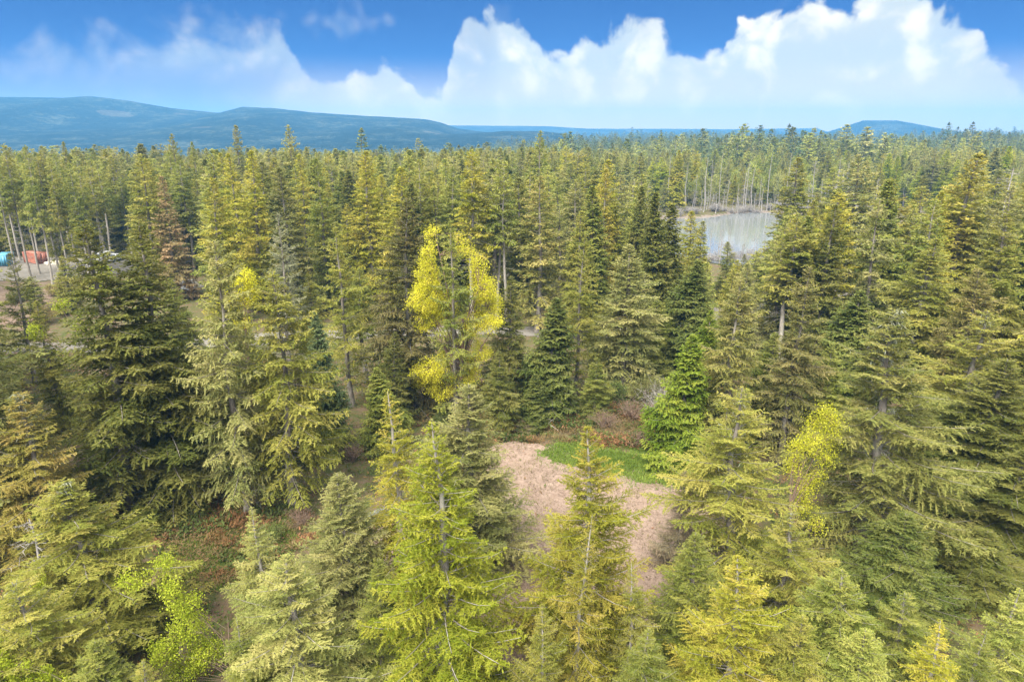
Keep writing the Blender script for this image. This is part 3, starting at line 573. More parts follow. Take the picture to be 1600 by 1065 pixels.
MD = [
 (125, 346, 49.5, 260, MID['full'], 'dark', 'tall dark fir of the close pair by the bracken bank, towards the dirt field', 0),
 (215, 350, 52, 250, MID['full'], 'dark', 'tall dark fir of the close pair, the one beside the grey green lichen fir', 0),
 (335, 376, 50.5, 180, MID['old'], 'grey_green', 'grey green lichen covered fir with thick pale trunk beside the grassy bank', 0),
 (420, 425, 51.5, 200, MID['old'], 'olive', 'olive fir with long drooping boughs next to the grey green lichen fir', 0),
 (250, 520, 56, 150, MID['cedar'], 'deep', 'short deep green fir in the shade behind the dark pair', 0),
 (300, 560, 58, 150, MID['full'], 'dark', 'dark shaded fir between the dark pair and the grey green lichen fir', 0),
 (215, 790, 47, 75, MID['cedar'], 'mid', 'small dark green fir at the foot of the dark pair by the creek', 0),
 (14, 398, 82, 95, MID['sparse'], 'dark', 'thin dark fir standing alone in front of the dirt field', 0),
 (430, 336, 86, 90, MID['sparse'], (0.24, 0.24, 0.13), 'frosty pale topped fir in front of the gravel road', 0),
 (530, 356, 74, 120, MID['sparse'], 'olive', 'layered fir with flat spaced boughs next to the dark brownish fir', 0),
 (630, 312, 73, 165, MID['full'], (0.125, 0.115, 0.034), 'dark brownish fir standing close beside the yellow maple', 0),
 (590, 574, 62, 90, MID['cedar'], 'mid', 'small full green fir below the dark brownish fir', 0),
 (490, 488, 62, 80, MID['cedar'], 'blue_green', 'narrow blue green fir behind the drooping olive fir', 0),
 (706, 346, 69.6, 112, MID['sparse'], 'mid', 'green fir growing up through the middle of the yellow maple', 0),
 (800, 432, 74, 100, MID['full'], 'dark', 'dark green fir between the yellow maple and the dense deep green fir', 0),
 (864, 466, 72, 120, MID['cedar'], 'deep', 'dense deep green fir at the back of the clearing', 0),
 (905, 372, 77, 95, MID['sparse'], 'olive', 'thin olive fir behind the dense deep green fir, trunk visible', 0),
 (985, 382, 78, 165, MID['full2'], 'grey_green', 'broad grey green fir behind the brush at the back of the clearing', 0),
 (1076, 522, 60, 125, MID['cedar'], 'lime', 'bright green cedar leaning beside the grass patch', 0),
 (1112, 486, 67, 80, MID['cedar'], 'lime', 'narrow bright green cedar behind the leaning bright cedar', 0),
 (1160, 438, 61, 140, MID['old'], (0.20, 0.19, 0.045), 'brownish olive fir next to the leaning bright cedar', 0),
 (1256, 418, 60, 145, MID['full2'], (0.20, 0.185, 0.055), 'straight olive fir behind the yellow birch', 0),
 (1092, 408, 86, 125, MID['cedar'], 'deep', 'dense deep green fir in front of the pond', 0),
 (1345, 455, 72, 140, MID['cedar'], 'deep', 'dense deep green fir behind the huge spreading fir', 0),
 (1300, 540, 62, 110, MID['full'], 'mid', 'mid green fir between the straight olive fir and the huge spreading fir', 0),
 (1462, 372, 80, 180, MID['full2'], 'olive', 'wide olive fir above the huge spreading fir', 0),
 (1575, 330, 76, 170, MID['full'], 'olive', 'tall olive fir behind the brown tipped fir, beyond the huge spreading fir', 0),
 (1520, 420, 68, 150, MID['old'], (0.205, 0.18, 0.05), 'brown tipped fir below the wide olive fir', 0),
 (1210, 520, 66, 110, MID['full'], 'mid', 'mid green fir between the brownish olive fir and the straight olive fir', 0),
 (1030, 470, 84, 110, MID['full'], 'mid', 'mid green fir beside the dense deep green fir in front of the pond', 0),
 (945, 470, 86, 90, MID['full2'], 'olive', 'olive fir filling between the thin olive fir and the broad grey green fir', 0),
 (560, 420, 82, 90, MID['bare'], 'mid', 'fir with dark bare lower trunk in front of the gravel road', 0),
 (380, 500, 62, 130, MID['full'], 'mid', 'mid green fir behind the grey green lichen fir', 0),
 (782, 548, 67.5, 80, MID['full'], 'dark', 'dark fir with low skirt at the back of the clearing near the yellow maple', 0),
 (838, 585, 68, 62, MID['cedar'], 'deep', 'small deep green fir in front of the dense deep green fir', 0),
 (932, 560, 70, 76, MID['full2'], 'mid', 'mid green fir in front of the broad grey green fir', 0),
 (96, 402, 118, 64, FAR['full'], 'olive', 'olive fir between the dirt field and the gravel yard', 0),
 (48, 432, 120, 50, FAR['full2'], 'mid', 'short mid green fir at the edge of the dirt field', 0),
 (272, 436, 86, 90, MID['full'], 'mid', 'mid green fir between the gravel road and the dark pair of firs', 0),
 (478, 426, 90, 80, MID['full2'], 'olive', 'olive fir beside the road, next to the frosty pale topped fir', 0),
 (1006, 428, 92, 80, MID['full'], 'grey_green', 'grey green fir by the road behind the broad grey green fir', 0),
 (350, 452, 92, 80, MID['full'], 'olive', 'olive fir by the road behind the yellow leaved small maple', 0),
 (60, 470, 66, 90, MID['full2'], 'olive', 'olive fir behind the dark pair, facing the dirt field', 0),
 (160, 560, 60, 120, MID['full'], 'dark', 'dark low fir under the dark pair', 0),
 (460, 560, 60, 90, MID['full'], 'dark', 'dark fir under the drooping olive fir', 0),
 (520, 610, 62, 70, MID['cedar'], 'deep', 'short deep green fir next to the small full green fir', 0),
 (612, 520, 68, 80, MID['full'], 'dark', 'dark fir at the foot of the dark brownish fir by the yellow maple', 0),
]
FR = [
 (1240, 246, 150, 110, FAR['full'], 'olive', 'tall olive fir standing at the near edge of the pond', 0),
 (1312, 262, 156, 90, FAR['full2'], 'fresh', 'tall light green fir just beside the olive pond side fir', 0),
 (1392, 280, 112, 150, FAR['full'], (0.22, 0.205, 0.032), 'bright olive cone shaped fir beyond the gravel road', 0),
 (1352, 242, 142, 120, FAR['full2'], 'grey_green', 'tall grey green fir behind the bright olive cone shaped fir', 0),
 (1518, 240, 106, 170, FAR['full'], (0.25, 0.228, 0.034), 'tall golden topped fir above the wide olive fir', 0),
 (1440, 292, 118, 120, FAR['full2'], 'olive', 'rounded olive fir between the cone shaped fir and the golden topped fir', 0),
 (255, 276, 128, 75, FAR['full'], (0.30, 0.225, 0.095), 'tan brown dying fir in the stand behind the gravel road', 0),
 (366, 196, 190, 60, FAR['full'], 'grey_green', 'very tall grey green fir rising above the stand towards the blue hill', 0),
 (450, 196, 186, 62, FAR['full2'], 'pale', 'very tall pale fir rising above the stand towards the blue hill', 0),
 (270, 210, 184, 55, FAR['full2'], 'olive', 'tall olive fir breaking the skyline beside a slim dark tipped fir', 0),
 (300, 222, 186, 42, FAR['full'], 'mid', 'slim dark tipped fir between the skyline firs and the very tall grey green fir', 0),
 (97, 222, 178, 44, FAR['full'], 'olive', 'slim skyline fir above the bare trunked stand by the containers', 0),
 (388, 236, 120, 92, FAR['full'], 'yellow_olive', 'yellow olive fir, nearer the road of two twins below the very tall grey green fir', 0),
 (356, 240, 126, 80, FAR['full'], 'yellow_olive', 'yellow olive fir, farther of two twins below the very tall grey green fir', 0),
 (436, 262, 112, 110, FAR['full'], (0.145, 0.145, 0.038), 'dark olive cone shaped fir in the stand behind the gravel road', 0),
 (735, 236, 112, 95, FAR['bare'], 'yellow_olive', 'yellow olive fir on a long bare pale trunk behind the yellow maple', 0),
 (775, 262, 116, 70, FAR['bare2'], 'olive', 'olive fir on a bare white trunk straight behind the yellow maple', 0),
 (790, 250, 113, 70, FAR['bare2'], 'mid', 'green fir on a slim bare pale trunk beside the white trunked olive fir', 0),
 (655, 248, 116, 62, FAR['bare'], 'olive', 'olive fir on a bare pale trunk behind the dark brownish fir', 0),
 (842, 276, 106, 115, FAR['full2'], (0.225, 0.208, 0.05), 'broad yellowish fir behind the dense deep green fir', 0),
 (840, 205, 176, 62, FAR['full2'], 'mid', 'tall dark green fir poking above the skyline at the middle', 0),
 (905, 330, 104, 95, FAR['full'], 'olive', 'olive fir next to the broad yellowish fir', 0),
 (952, 264, 122, 70, FAR['full'], (0.28, 0.245, 0.034), 'golden topped fir in the stand between the road and the pond', 0),
 (1000, 292, 118, 65, FAR['cedar'], 'dark', 'dark green cone shaped fir in the stand before the pond', 0),
 (1022, 305, 116, 62, FAR['cedar'], 'dark', 'dark narrow fir beside the dark cone shaped fir before the pond', 0),
 (1078, 330, 124, 82, FAR['full'], 'yellow_olive', 'yellow olive fir at the corner of the pond by the dark narrow fir', 0),
 (1095, 345, 118, 62, FAR['full'], 'olive', 'short olive fir at the corner of the pond', 0),
 (1138, 378, 128, 55, FAR['full'], (0.19, 0.20, 0.04), 'small light green fir in front of the pond water', 0),
 (1182, 392, 122, 60, FAR['full2'], 'fresh', 'small fresh green fir in front of the pond water', 0),
 (1248, 358, 126, 62, FAR['full'], 'yellow_olive', 'small pointed yellow olive fir in front of the olive pond side fir', 0),
 (1290, 340, 124, 70, FAR['full2'], 'fresh', 'light green fir in front of the tall light green fir', 0),
 (700, 262, 122, 62, FAR['bare'], 'mid', 'green fir with bare trunk behind the fir inside the yellow maple', 0),
 (570, 236, 124, 100, FAR['full'], 'yellow_olive', 'wide yellow olive fir behind the flat boughed fir', 0),
 (500, 248, 120, 80, FAR['full'], 'mid', 'green fir next to the wide yellow olive fir', 0),
 (62, 236, 160, 55, FAR['full2'], 'olive', 'olive fir behind the red container', 0),
]
for i_, (px, py, D, wpx, pr, col, lab, g) in enumerate(FG + MD + FR): tree_px(px, py, D, wpx * (1.02 if i_ < len(FG) else 0.96), pr, col, lab, tilt=(TREE_RNG.gauss(0, 0.018), TREE_RNG.gauss(0, 0.018)))
# bare trunked stand round the containers
for px, py, D in ((6, 226, 149), (24, 236, 154), (40, 228, 142), (58, 246, 158), (76, 250, 150), (92, 262, 156), (108, 256, 147), (124, 272, 152), (138, 262, 160), (-14, 232, 146), (32, 252, 176), (84, 240, 178), (118, 244, 176), (150, 250, 172), (-2, 244, 172)):
    tree_px(px, py, D, 44, FAR['bare2' if px % 4 else 'bare'], TREE_RNG.choice(['olive', 'mid', 'fresh']), 'slender fir with long bare pale trunk in the stand round the shipping containers', group='bare trunked firs round the containers')

# ------------------------------------------------------------------ procedural fill of the stands between the road and the pond
frng = random.Random(21)
SKY = ([-100, 0, 120, 330, 480, 560, 700, 830, 960, 1030, 1060, 1095, 1100, 1215, 1222, 1300, 1450, 1600, 1700], [228, 230, 240, 232, 240, 238, 240, 236, 250, 262, 318, 330, 396, 396, 330, 290, 275, 262, 262])
STANDS = [(330, 'in the stand behind the frosty pale topped fir'), (620, 'in the stand between the gravel road and the blue hill'), (900, 'in the stand behind the yellow maple'), (1230, 'in the low stand in front of the pond'), (9999, 'in the stand between the pond and the wide olive fir')]
LOOK = [('olive', 'olive', ['full', 'full2', 'bare']), ('yellowish olive', 'yellow_olive', ['full', 'full2']), ('mid green', 'mid', ['full', 'bare', 'cedar']), ('grey green', 'grey_green', ['old', 'full2']), ('dark green', 'dark', ['cedar', 'full']), ('light green', 'fresh', ['full', 'full2'])]
NIND = 300 - len(TAKEN)
def blocked(x, y, D, px):
    if dist_line(np.array(x), np.array(y), ROADL) < 6.5 or pond_f(x, y) < 1.12: return True
    if px < 215 and D < 178: return True
    if px < 80 and D < 135: return True
    if 235 < px < 330 and D < 136: return True                       # the parked pickup's gap
    if D < 112 and 380 < px < 1000: return True
    return any((x - a) ** 2 + (y - b) ** 2 < (1.6 + 0.22 * w) ** 2 for a, b, w in TAKEN)
made = tries = 0
while made < NIND and tries < 9000:
    tries += 1
    D = 90 + 95 * frng.random() ** 0.85; px = frng.uniform(-30, 1640); x, y, _ = at(px, 300, D)
    if blocked(x, y, D, px): continue
    lim = np.interp(px, *SKY); h = frng.gauss(22.5, 2.6); py = to_px(x, y, h)[1]
    if py < lim: py = lim + frng.expovariate(1 / 16.0)
    h = at(px, py, D)[2]
    if h < 7 or (D > 150 and 1000 < px < 1500): continue
    word, col, kinds = frng.choice(LOOK); k = frng.choice(kinds)
    if h < 15 and k in ('bare', 'old'): k = 'full'
    stand = next(s for lim_, s in STANDS if px < lim_)
    shape = {'full': 'cone shaped', 'full2': 'ragged', 'bare': 'bare trunked', 'cedar': 'dense', 'old': 'broken topped'}[k]
    lab = f'{shape} {word} fir {stand}'
    TAKEN.append((x, y, 5.0)); w = frng.uniform(0.38, 0.52) * h if h > 15 else frng.uniform(0.42, 0.56) * h
    plant(FAR[k], 'fir_tree', x, y, h, w, C[col], lab, 'conifer', lab); made += 1

# ------------------------------------------------------------------ the wood beyond: too many to count, instanced as stuff
def gn_forest(name, protos, pts, label, colors, seed, light=None):
    """pts: x, y, height, width/height; protos: scene objects (trunk, crown) pairs of trees"""
    r = np.random.default_rng(seed); n = len(pts); P = np.array(pts)
    me = bpy.data.meshes.new(name); me.vertices.add(n); me.vertices.foreach_set('co', np.stack([P[:, 0], P[:, 1], ground_z(P[:, 0], P[:, 1]) - 0.1], 1).astype(np.float32).ravel())
    def attr(nm, ty, key, v): a = me.attributes.new(nm, ty, 'POINT'); a.data.foreach_set(key, np.asarray(v, np.float32 if ty != 'INT' else np.int32).ravel())
    idx = r.integers(0, len(protos), n); Hs = np.array([p_[2]['H'] for p_ in protos])[idx]; Rs = np.array([p_[2]['R'] for p_ in protos])[idx]
    attr('idx', 'INT', 'value', idx); attr('rot', 'FLOAT_VECTOR', 'vector', np.stack([0 * P[:, 0], 0 * P[:, 0], r.uniform(0, 6.28, n)], 1))
    sx = P[:, 2] * P[:, 3] / (2 * Rs); attr('scl', 'FLOAT_VECTOR', 'vector', np.stack([sx, sx, P[:, 2] / Hs], 1))
    c = np.array([C[k] for k in colors])[r.integers(0, len(colors), n)] * r.uniform(0.8, 1.15, (n, 1)); 
    if light:                                           # lighter, younger stand of mixed trees
        c2 = np.array([C[k] for k in light[0]])[r.integers(0, len(light[0]), n)] * r.uniform(0.85, 1.2, (n, 1)); c = np.where((light[1](P[:, 0], P[:, 1]) > r.uniform(0, 1, n))[:, None], c2, c)
    attr('tc', 'FLOAT_COLOR', 'color', np.concatenate([c, np.ones((n, 1))], 1))
    o = obj(name, me); tag(o, label, 'forest', kind='stuff')
    ng = bpy.data.node_groups.new(name, 'GeometryNodeTree'); ng.interface.new_socket('Geometry', in_out='INPUT', socket_type='NodeSocketGeometry'); ng.interface.new_socket('Geometry', in_out='OUTPUT', socket_type='NodeSocketGeometry')
    N = ng.nodes; Lk = ng.links; gi = N.new('NodeGroupInput'); go = N.new('NodeGroupOutput'); jn = N.new('GeometryNodeJoinGeometry')
    for tr, cr, _ in reversed(protos):                 # links into a join are read last first
        j2 = N.new('GeometryNodeJoinGeometry')
        a = N.new('GeometryNodeObjectInfo'); a.inputs[0].default_value = cr; sm = N.new('GeometryNodeSetMaterial'); sm.inputs['Material'].default_value = M['forest_needles']; Lk.new(a.outputs['Geometry'], sm.inputs[0]); Lk.new(sm.outputs[0], j2.inputs[0])
        b = N.new('GeometryNodeObjectInfo'); b.inputs[0].default_value = tr; Lk.new(b.outputs['Geometry'], j2.inputs[0])
        gt = N.new('GeometryNodeGeometryToInstance'); Lk.new(j2.outputs[0], gt.inputs[0]); Lk.new(gt.outputs[0], jn.inputs[0])
    ip = N.new('GeometryNodeInstanceOnPoints'); Lk.new(gi.outputs[0], ip.inputs['Points']); Lk.new(jn.outputs[0], ip.inputs['Instance']); ip.inputs['Pick Instance'].default_value = True
    def na(nm, ty, sock):
        q = N.new('GeometryNodeInputNamedAttribute'); q.data_type = ty; q.inputs[0].default_value = nm; Lk.new(q.outputs[0], sock)
    na('idx', 'INT', ip.inputs['Instance Index']); na('rot', 'FLOAT_VECTOR', ip.inputs['Rotation']); na('scl', 'FLOAT_VECTOR', ip.inputs['Scale'])
    Lk.new(ip.outputs[0], go.inputs[0]); md = o.modifiers.new('trees', 'NODES'); md.node_group = ng; return o
def parts_of(proto):                                    # a placed tree of that build: its trunk and crown serve as the source of the instances
    for e in bpy.data.objects:
        if e.type == 'MESH' and e.data == proto['meshes'][1]: return next(c for c in e.parent.children if c.data == proto['meshes'][0]), e, proto
    raise KeyError
pts = []; cell = {}
while len(pts) < 2300:
    D = 150 + 330 * frng.random() ** 0.8; px = frng.uniform(-150, 1750); x, y, _ = at(px, 300, D)
    if pond_f(x, y) < 1.22 or (px < 230 and D < 182) or (D < 186 and px < 1000) or (D < 176) or dist_line(np.array(x), np.array(y), ROADL) < 7: continue
    if 1060 < px < 1480 and y > 231 and pond_f(x, y) < 1.45: continue
    if 1000 < px < 1480 and D < 290 and pond_f(x, y) < 1.5 and y < 231: continue
    key = (int(x / 3.6), int(y / 3.6))
    if key in cell: continue
    cell[key] = 1; lim = np.interp(px, [0, 330, 600, 830, 1000, 1250, 1600], [232, 230, 240, 232, 240, 236, 232]) - 6; h = frng.gauss(23, 2.8)
    if px > 980: h = frng.gauss(18, 4.5)
    if 1090 < px < 1260 and D < 420: h = frng.gauss(13.5, 2.5)
    py = to_px(x, y, h)[1]
    if py < lim: h = at(px, lim + frng.expovariate(1 / 8.0), D)[2]
    pts.append((x, y, max(h, 7), frng.uniform(0.40, 0.56)))
for _ in range(6000):                                  # the same wood goes on to both sides of the view
    D = frng.uniform(38, 200); px = frng.choice((frng.uniform(-700, -70), frng.uniform(1700, 2400))); x, y, _z = at(px, 300, D)
    if abs(px - 800) - 800 < 5.5 / D * FPX or pond_f(x, y) < 1.2 or dist_line(np.array(x), np.array(y), ROADL) < 7 or inside(np.array(x), np.array(y), FIELD) or (int(x / 4.6), int(y / 4.6)) in cell: continue
    cell[(int(x / 4.6), int(y / 4.6))] = 1; pts.append((x, y, frng.gauss(20, 3), frng.uniform(0.38, 0.5)))
    if len(pts) > 2850: break
gn_forest('forest', [parts_of(FAR[k]) for k in ('full', 'full2', 'full', 'old', 'cedar')], pts, 'mixed green conifer wood beyond the gravel road and around the pond', ['olive', 'yellow_olive', 'grey_green', 'olive', 'pale', 'fresh', 'mid', 'grey_green', 'pale'], 1, (['pale', 'fresh', 'yellow_olive', 'grey_green', 'spring'], lambda x, y: 0.75 * (x > 0.13 * y)))
# two real trees of the lightest build, far across the pond, source of the distant wood
for i, (k, px, D, h, col, lab) in enumerate((('a', 1166, 520, 34, 'dark', 'lone tall dark fir rising over the far treeline beyond the pond'), ('b', 1146, 505, 33, 'dark', 'second tall dark fir over the far treeline beyond the pond'), ('c', 1028, 480, 32, 'mid', 'tall thin fir over the far treeline near the corner of the pond'))):
    x, y, _ = at(px, 300, D); plant(TINY[k], 'fir_tree', x, y, h, 10, C[col], lab, 'conifer')
pts = []; cell = {}
for _ in range(60000):
    D = 430 * (3300 / 430) ** (frng.random() ** 0.9); px = frng.uniform(-250, 1850); x, y, _ = at(px, 250, D); s_ = 5 + D / 260
    key = (int(x / s_), int(y / s_))
    if key in cell: continue
    cell[key] = 1; pts.append((x, y, frng.gauss(19, 5) * (1 + 0.25 * float(fbm2(np.array(x), np.array(y), 0.02, 6, 2))) * (1 - 0.10 * (1200 < px < 1460 and D > 600)) * (1 + D / 9000), frng.uniform(0.3, 0.45) * (1 + D / 4000)))
    if len(pts) > 15000: break
gn_forest('distant_forest', [parts_of(TINY[k]) for k in 'abc'], pts, 'distant dark blue green forest running to the foot of the hills', ['deep', 'dark', 'blue_green', 'dark', 'mid', 'deep'], 2, (['pale', 'fresh', 'olive', 'mid', 'grey_green'], lambda x, y: sst(-np.hypot(x, y), -1100, -550) * (0.65 + 0.35 * np.sign(fbm2(x, y, 0.015, 5, 2)))))

# ------------------------------------------------------------------ broadleaf trees and bushes
def lobes(foot_px, D, bl, depth=1.0):
    """foliage lobes given in photo pixels, turned into metres round a foot at distance D"""
    fx = at(foot_px, 500, D)[0]; out_ = []; r = random.Random(int(foot_px + D))
    for x, y, rx, ry in bl:
        X, Y, Zz = at(x, y, D); k = math.sqrt(D * D + (CAM_H - Zz) ** 2) / FPX
        out_.append((X - fx, r.uniform(-1, 1) * depth, Zz - float(ground_z(fx, D)), rx * k, max(rx * k, 0.6), ry * k * 1.1))
    return fx, out_
def leafy(foot_px, D, bl, leaves, leaf, color, label, name='maple_tree', cat='tree', r0=0.2, depth=1.0, seed=1, spread=0.5, stems=1, twigs=260):
    fx, L_ = lobes(foot_px, D, bl, depth); H = max(q[2] + q[5] for q in L_)
    pr = broadleaf(seed, L_, H, r0, leaves, leaf, spread, stems, twigs=twigs); TAKEN.append((fx, D, 4))
    return plant(pr, name, fx, D, H, 2 * pr['R'], C[color] if isinstance(color, str) else color, label, cat, rot=0.0)
leafy(716, 70.3, [(676, 365, 16, 9), (669, 395, 13, 22), (667, 430, 22, 22), (664, 465, 30, 24), (692, 480, 28, 24), (668, 502, 22, 18), (728, 372, 8, 8), (738, 392, 12, 16), (748, 420, 18, 18), (754, 450, 26, 22), (760, 480, 27, 24), (744, 506, 32, 16), (770, 504, 17, 15),
                  (672, 572, 30, 18), (700, 566, 27, 16), (742, 556, 32, 16), (664, 596, 24, 14), (725, 588, 27, 15), (690, 606, 22, 12)], 60000, 0.125, 'yellow', 'large maple covered in bright yellow spring foliage behind the clearing', r0=0.3, seed=3, spread=0.72, depth=1.4, twigs=1000)
leafy(1272, 42.3, [(1290, 642, 9, 13), (1304, 662, 14, 12), (1282, 668, 12, 12), (1266, 690, 18, 12), (1300, 690, 12, 10), (1250, 706, 14, 10), (1285, 712, 12, 10), (1246, 738, 9, 16), (1262, 762, 10, 16), (1275, 745, 8, 10), (1258, 792, 9, 12), (1270, 812, 7, 10)], 9500, 0.10, (0.42, 0.40, 0.016), 'slender birch with bright yellow leaves in front of the huge spreading fir', 'birch_tree', r0=0.07, seed=4, spread=0.85, depth=0.8, twigs=260)
leafy(378, 56, [(386, 438, 16, 17), (370, 464, 17, 13), (395, 460, 13, 14), (360, 490, 8, 8), (348, 476, 8, 7), (380, 500, 9, 8)], 7000, 0.12, 'yellow', 'small yellow leaved maple peeping out beside the grey green lichen fir', r0=0.12, seed=5, spread=0.7, depth=0.8, twigs=200)
leafy(175, 58, [(160, 428, 15, 12), (150, 452, 14, 10), (205, 455, 12, 12), (212, 492, 14, 10), (235, 480, 10, 10), (60, 515, 14, 12), (90, 480, 10, 9), (130, 510, 12, 10)], 2600, 0.17, 'spring', 'yellow green maple glimpsed through the dark pair of firs', r0=0.12, seed=6, spread=0.5, depth=0.8, twigs=130)
leafy(285, 31.5, [(220, 893, 18, 9), (250, 890, 12, 8), (275, 908, 14, 9), (296, 940, 20, 17), (288, 985, 22, 18), (312, 1030, 25, 20), (262, 1010, 20, 15), (285, 1050, 25, 14)], 13000, 0.11, 'spring', 'lime green leafy bush beside the creek and the broad olive fir', 'bush', 'bush', r0=0.028, seed=7, spread=0.6, depth=0.8, stems=3, twigs=320)
leafy(22, 27.5, [(8, 1040, 22, 20), (38, 1048, 20, 16), (52, 1030, 12, 10), (-15, 1030, 20, 20), (20, 1062, 26, 14), (75, 1052, 18, 12), (95, 1062, 16, 10)], 7000, 0.11, 'spring', 'lime green bush at the foot of the bushy olive fir', 'bush', 'bush', r0=0.05, seed=8, spread=0.35, depth=0.5, stems=4, twigs=110)
leafy(25, 32.5, [(5, 950, 16, 13), (28, 935, 14, 10), (52, 918, 14, 9), (62, 905, 9, 6), (-10, 965, 18, 12)], 5000, 0.11, 'spring', 'yellow green bush climbing through the bushy olive fir', 'bush', 'bush', r0=0.05, seed=9, spread=0.35, depth=0.5, stems=3, twigs=90)
# pale green deciduous trees and dead snags round the pond
PALE = [broadleaf(60 + i, [(0, 0, 9, 2.4, 2.4, 3.4), (1.2, 0.6, 6.5, 2, 2, 2.2), (-1.3, -0.4, 7, 1.9, 1.9, 2.4), (0.2, 0, 12, 1.4, 1.4, 1.8)], 13.5, 0.14, 1500, 0.42, 0.8, twigs=120, bark='pale_bark') for i in range(2)]
for i, (px, py, D, w) in enumerate(((1040, 262, 312, 26), (1074, 268, 306, 22), (1100, 258, 330, 30), (1178, 250, 322, 30), (1205, 240, 345, 34), (1060, 246, 350, 30), (1135, 246, 352, 34), (1290, 258, 335, 36), (1340, 262, 318, 34), (1420, 268, 312, 36), (1470, 262, 318, 36), (1240, 262, 326, 30), (1022, 270, 318, 24), (1088, 276, 312, 20), (1120, 272, 318, 22), (1152, 262, 334, 26), (1190, 272, 314, 22), (1216, 268, 320, 24), (1268, 272, 316, 26), (1315, 246, 350, 30))):
    tree_px(px, py, D, w, PALE[i % 2], ('fresh', 'spring', 'pale')[i % 3] if i % 3 != 1 else (0.22, 0.24, 0.05), 'pale spring green broadleaf tree on the far side of the pond', 'broadleaf_tree', 'tree', 'pale green trees beyond the pond')
SN = [snag(70, 20, 0.17, 60, 1.3), snag(71, 18, 0.15, 40, 1.0), snag(72, 15, 0.17, 70, 2.0, 5), snag(73, 12, 0.12, 50, 1.6, 5)]
srng = random.Random(4)
for i in range(44):
    px = 1040 + i * 6.4 + srng.uniform(-4, 4); D = srng.uniform(296, 306); x, y, _ = at(px, 325, D)
    if pond_f(x, y) < 1.0: D = 308; x, y, _ = at(px, 325, D)
    h = srng.uniform(7, 24) if i % 2 else srng.uniform(5, 11); s_ = SN[i % 4]
    plant(s_, 'dead_tree', x, y, h, 2 * s_['R'] * srng.uniform(0.9, 1.6), (1, 1, 1), 'bare grey dead tree standing on the far shore of the pond', 'dead tree', 'dead trees on the far pond shore')
for i, (px, py, D, w) in enumerate(((1311, 262, 172, 26), (1318, 270, 176, 22), (1326, 282, 170, 24), (1306, 290, 180, 20), (1334, 300, 178, 24))):
    tree_px(px, py, D, w, SN[i % 3], (1, 1, 1), 'tall bare white dead tree beside the tall light green fir', 'dead_tree', 'dead tree', 'white dead trees by the light green fir')
for i in range(14):
    x, y, _ = at(srng.uniform(1108, 1232), 400, srng.uniform(166, 182)); s_ = SN[1 + i % 3]
    plant(s_, 'dead_tree', x, y, srng.uniform(5, 10), 2 * s_['R'] * srng.uniform(0.6, 1.0), (1, 1, 1), 'thin bare grey dead tree in the shallows at the near end of the pond', 'dead tree', 'dead trees at the near end of the pond')
tree_px(1588, 262, 150, 60, SN[2], (1, 1, 1), 'wide bare grey dead tree behind the golden topped fir', 'dead_tree', 'dead tree')
tree_px(1572, 330, 122, 60, SN[2], (1, 1, 1), 'short bare pale dead tree below the golden topped fir', 'dead_tree', 'dead tree')
tree_px(38, 815, 38, 90, SN[3], (1, 1, 1), 'forked dead tree with bare grey limbs beside the thin rusty topped fir', 'dead_tree', 'dead tree')
for i in range(36):                                     # drowned trees round the rest of the shore
    th = R(srng.uniform(95, 265) if i % 3 else srng.uniform(-40, 60)); q = srng.uniform(0.97, 1.16); y = 231 + 62 * q * math.sin(th); x = 2 + 57 * q * math.cos(th) + 0.39 * y; s_ = SN[i % 4]
    if y < 205: continue
    plant(s_, 'dead_tree', x, y, srng.uniform(5, 16), 2 * s_['R'] * srng.uniform(0.9, 1.5), (1, 1, 1), 'bare grey drowned tree at the side of the pond', 'dead tree', 'drowned trees along the pond sides')
BS = [bare_shrub(80, 2.2, 1.4, 70), bare_shrub(81, 4.5, 2.6, 110, 'dead_wood', 0.022), bare_shrub(82, 3.4, 1.8, 90, 'dead_wood', 0.03)]
def shrub(proto, name, px, py, h, w, color, label, cat='shrub', group=None):
    x, y = on_ground(px, py); return plant(proto, name, x, y, h, w, color if not isinstance(color, str) else C[color], label, cat, group)
for i in range(30):
    px = srng.uniform(1100, 1340); py = srng.uniform(380, 412)
    shrub(BS[2 - i % 2], 'bare_shrub', px, py, srng.uniform(2.5, 5), srng.uniform(3, 6), (1, 1, 1), 'leafless grey shrub on the near bank of the pond', 'shrub', 'leafless shrubs on the near pond bank')
for i in range(64):
    th = R(srng.uniform(50, 175)); q = srng.uniform(1.02, 1.22); y = 231 + 62 * q * math.sin(th); x = 2 + 57 * q * math.cos(th) + 0.39 * y
    plant(BS[2 - i % 2], 'bare_shrub', x, y, srng.uniform(2, 4.5), srng.uniform(4, 8), (1, 1, 1), 'leafless grey shrub on the far shore of the pond', 'shrub', 'leafless shrubs on the far pond shore')
LEAFY = [broadleaf(90 + i, [(0, 0, 1.0, 1.2, 1.2, 0.8), (0.8, 0.4, 0.8, 0.9, 0.9, 0.6), (-0.8, -0.3, 0.9, 0.9, 0.8, 0.7)], 1.9, 0.035, 2600, 0.13, 0.4, 5, twigs=130) for i in range(3)]
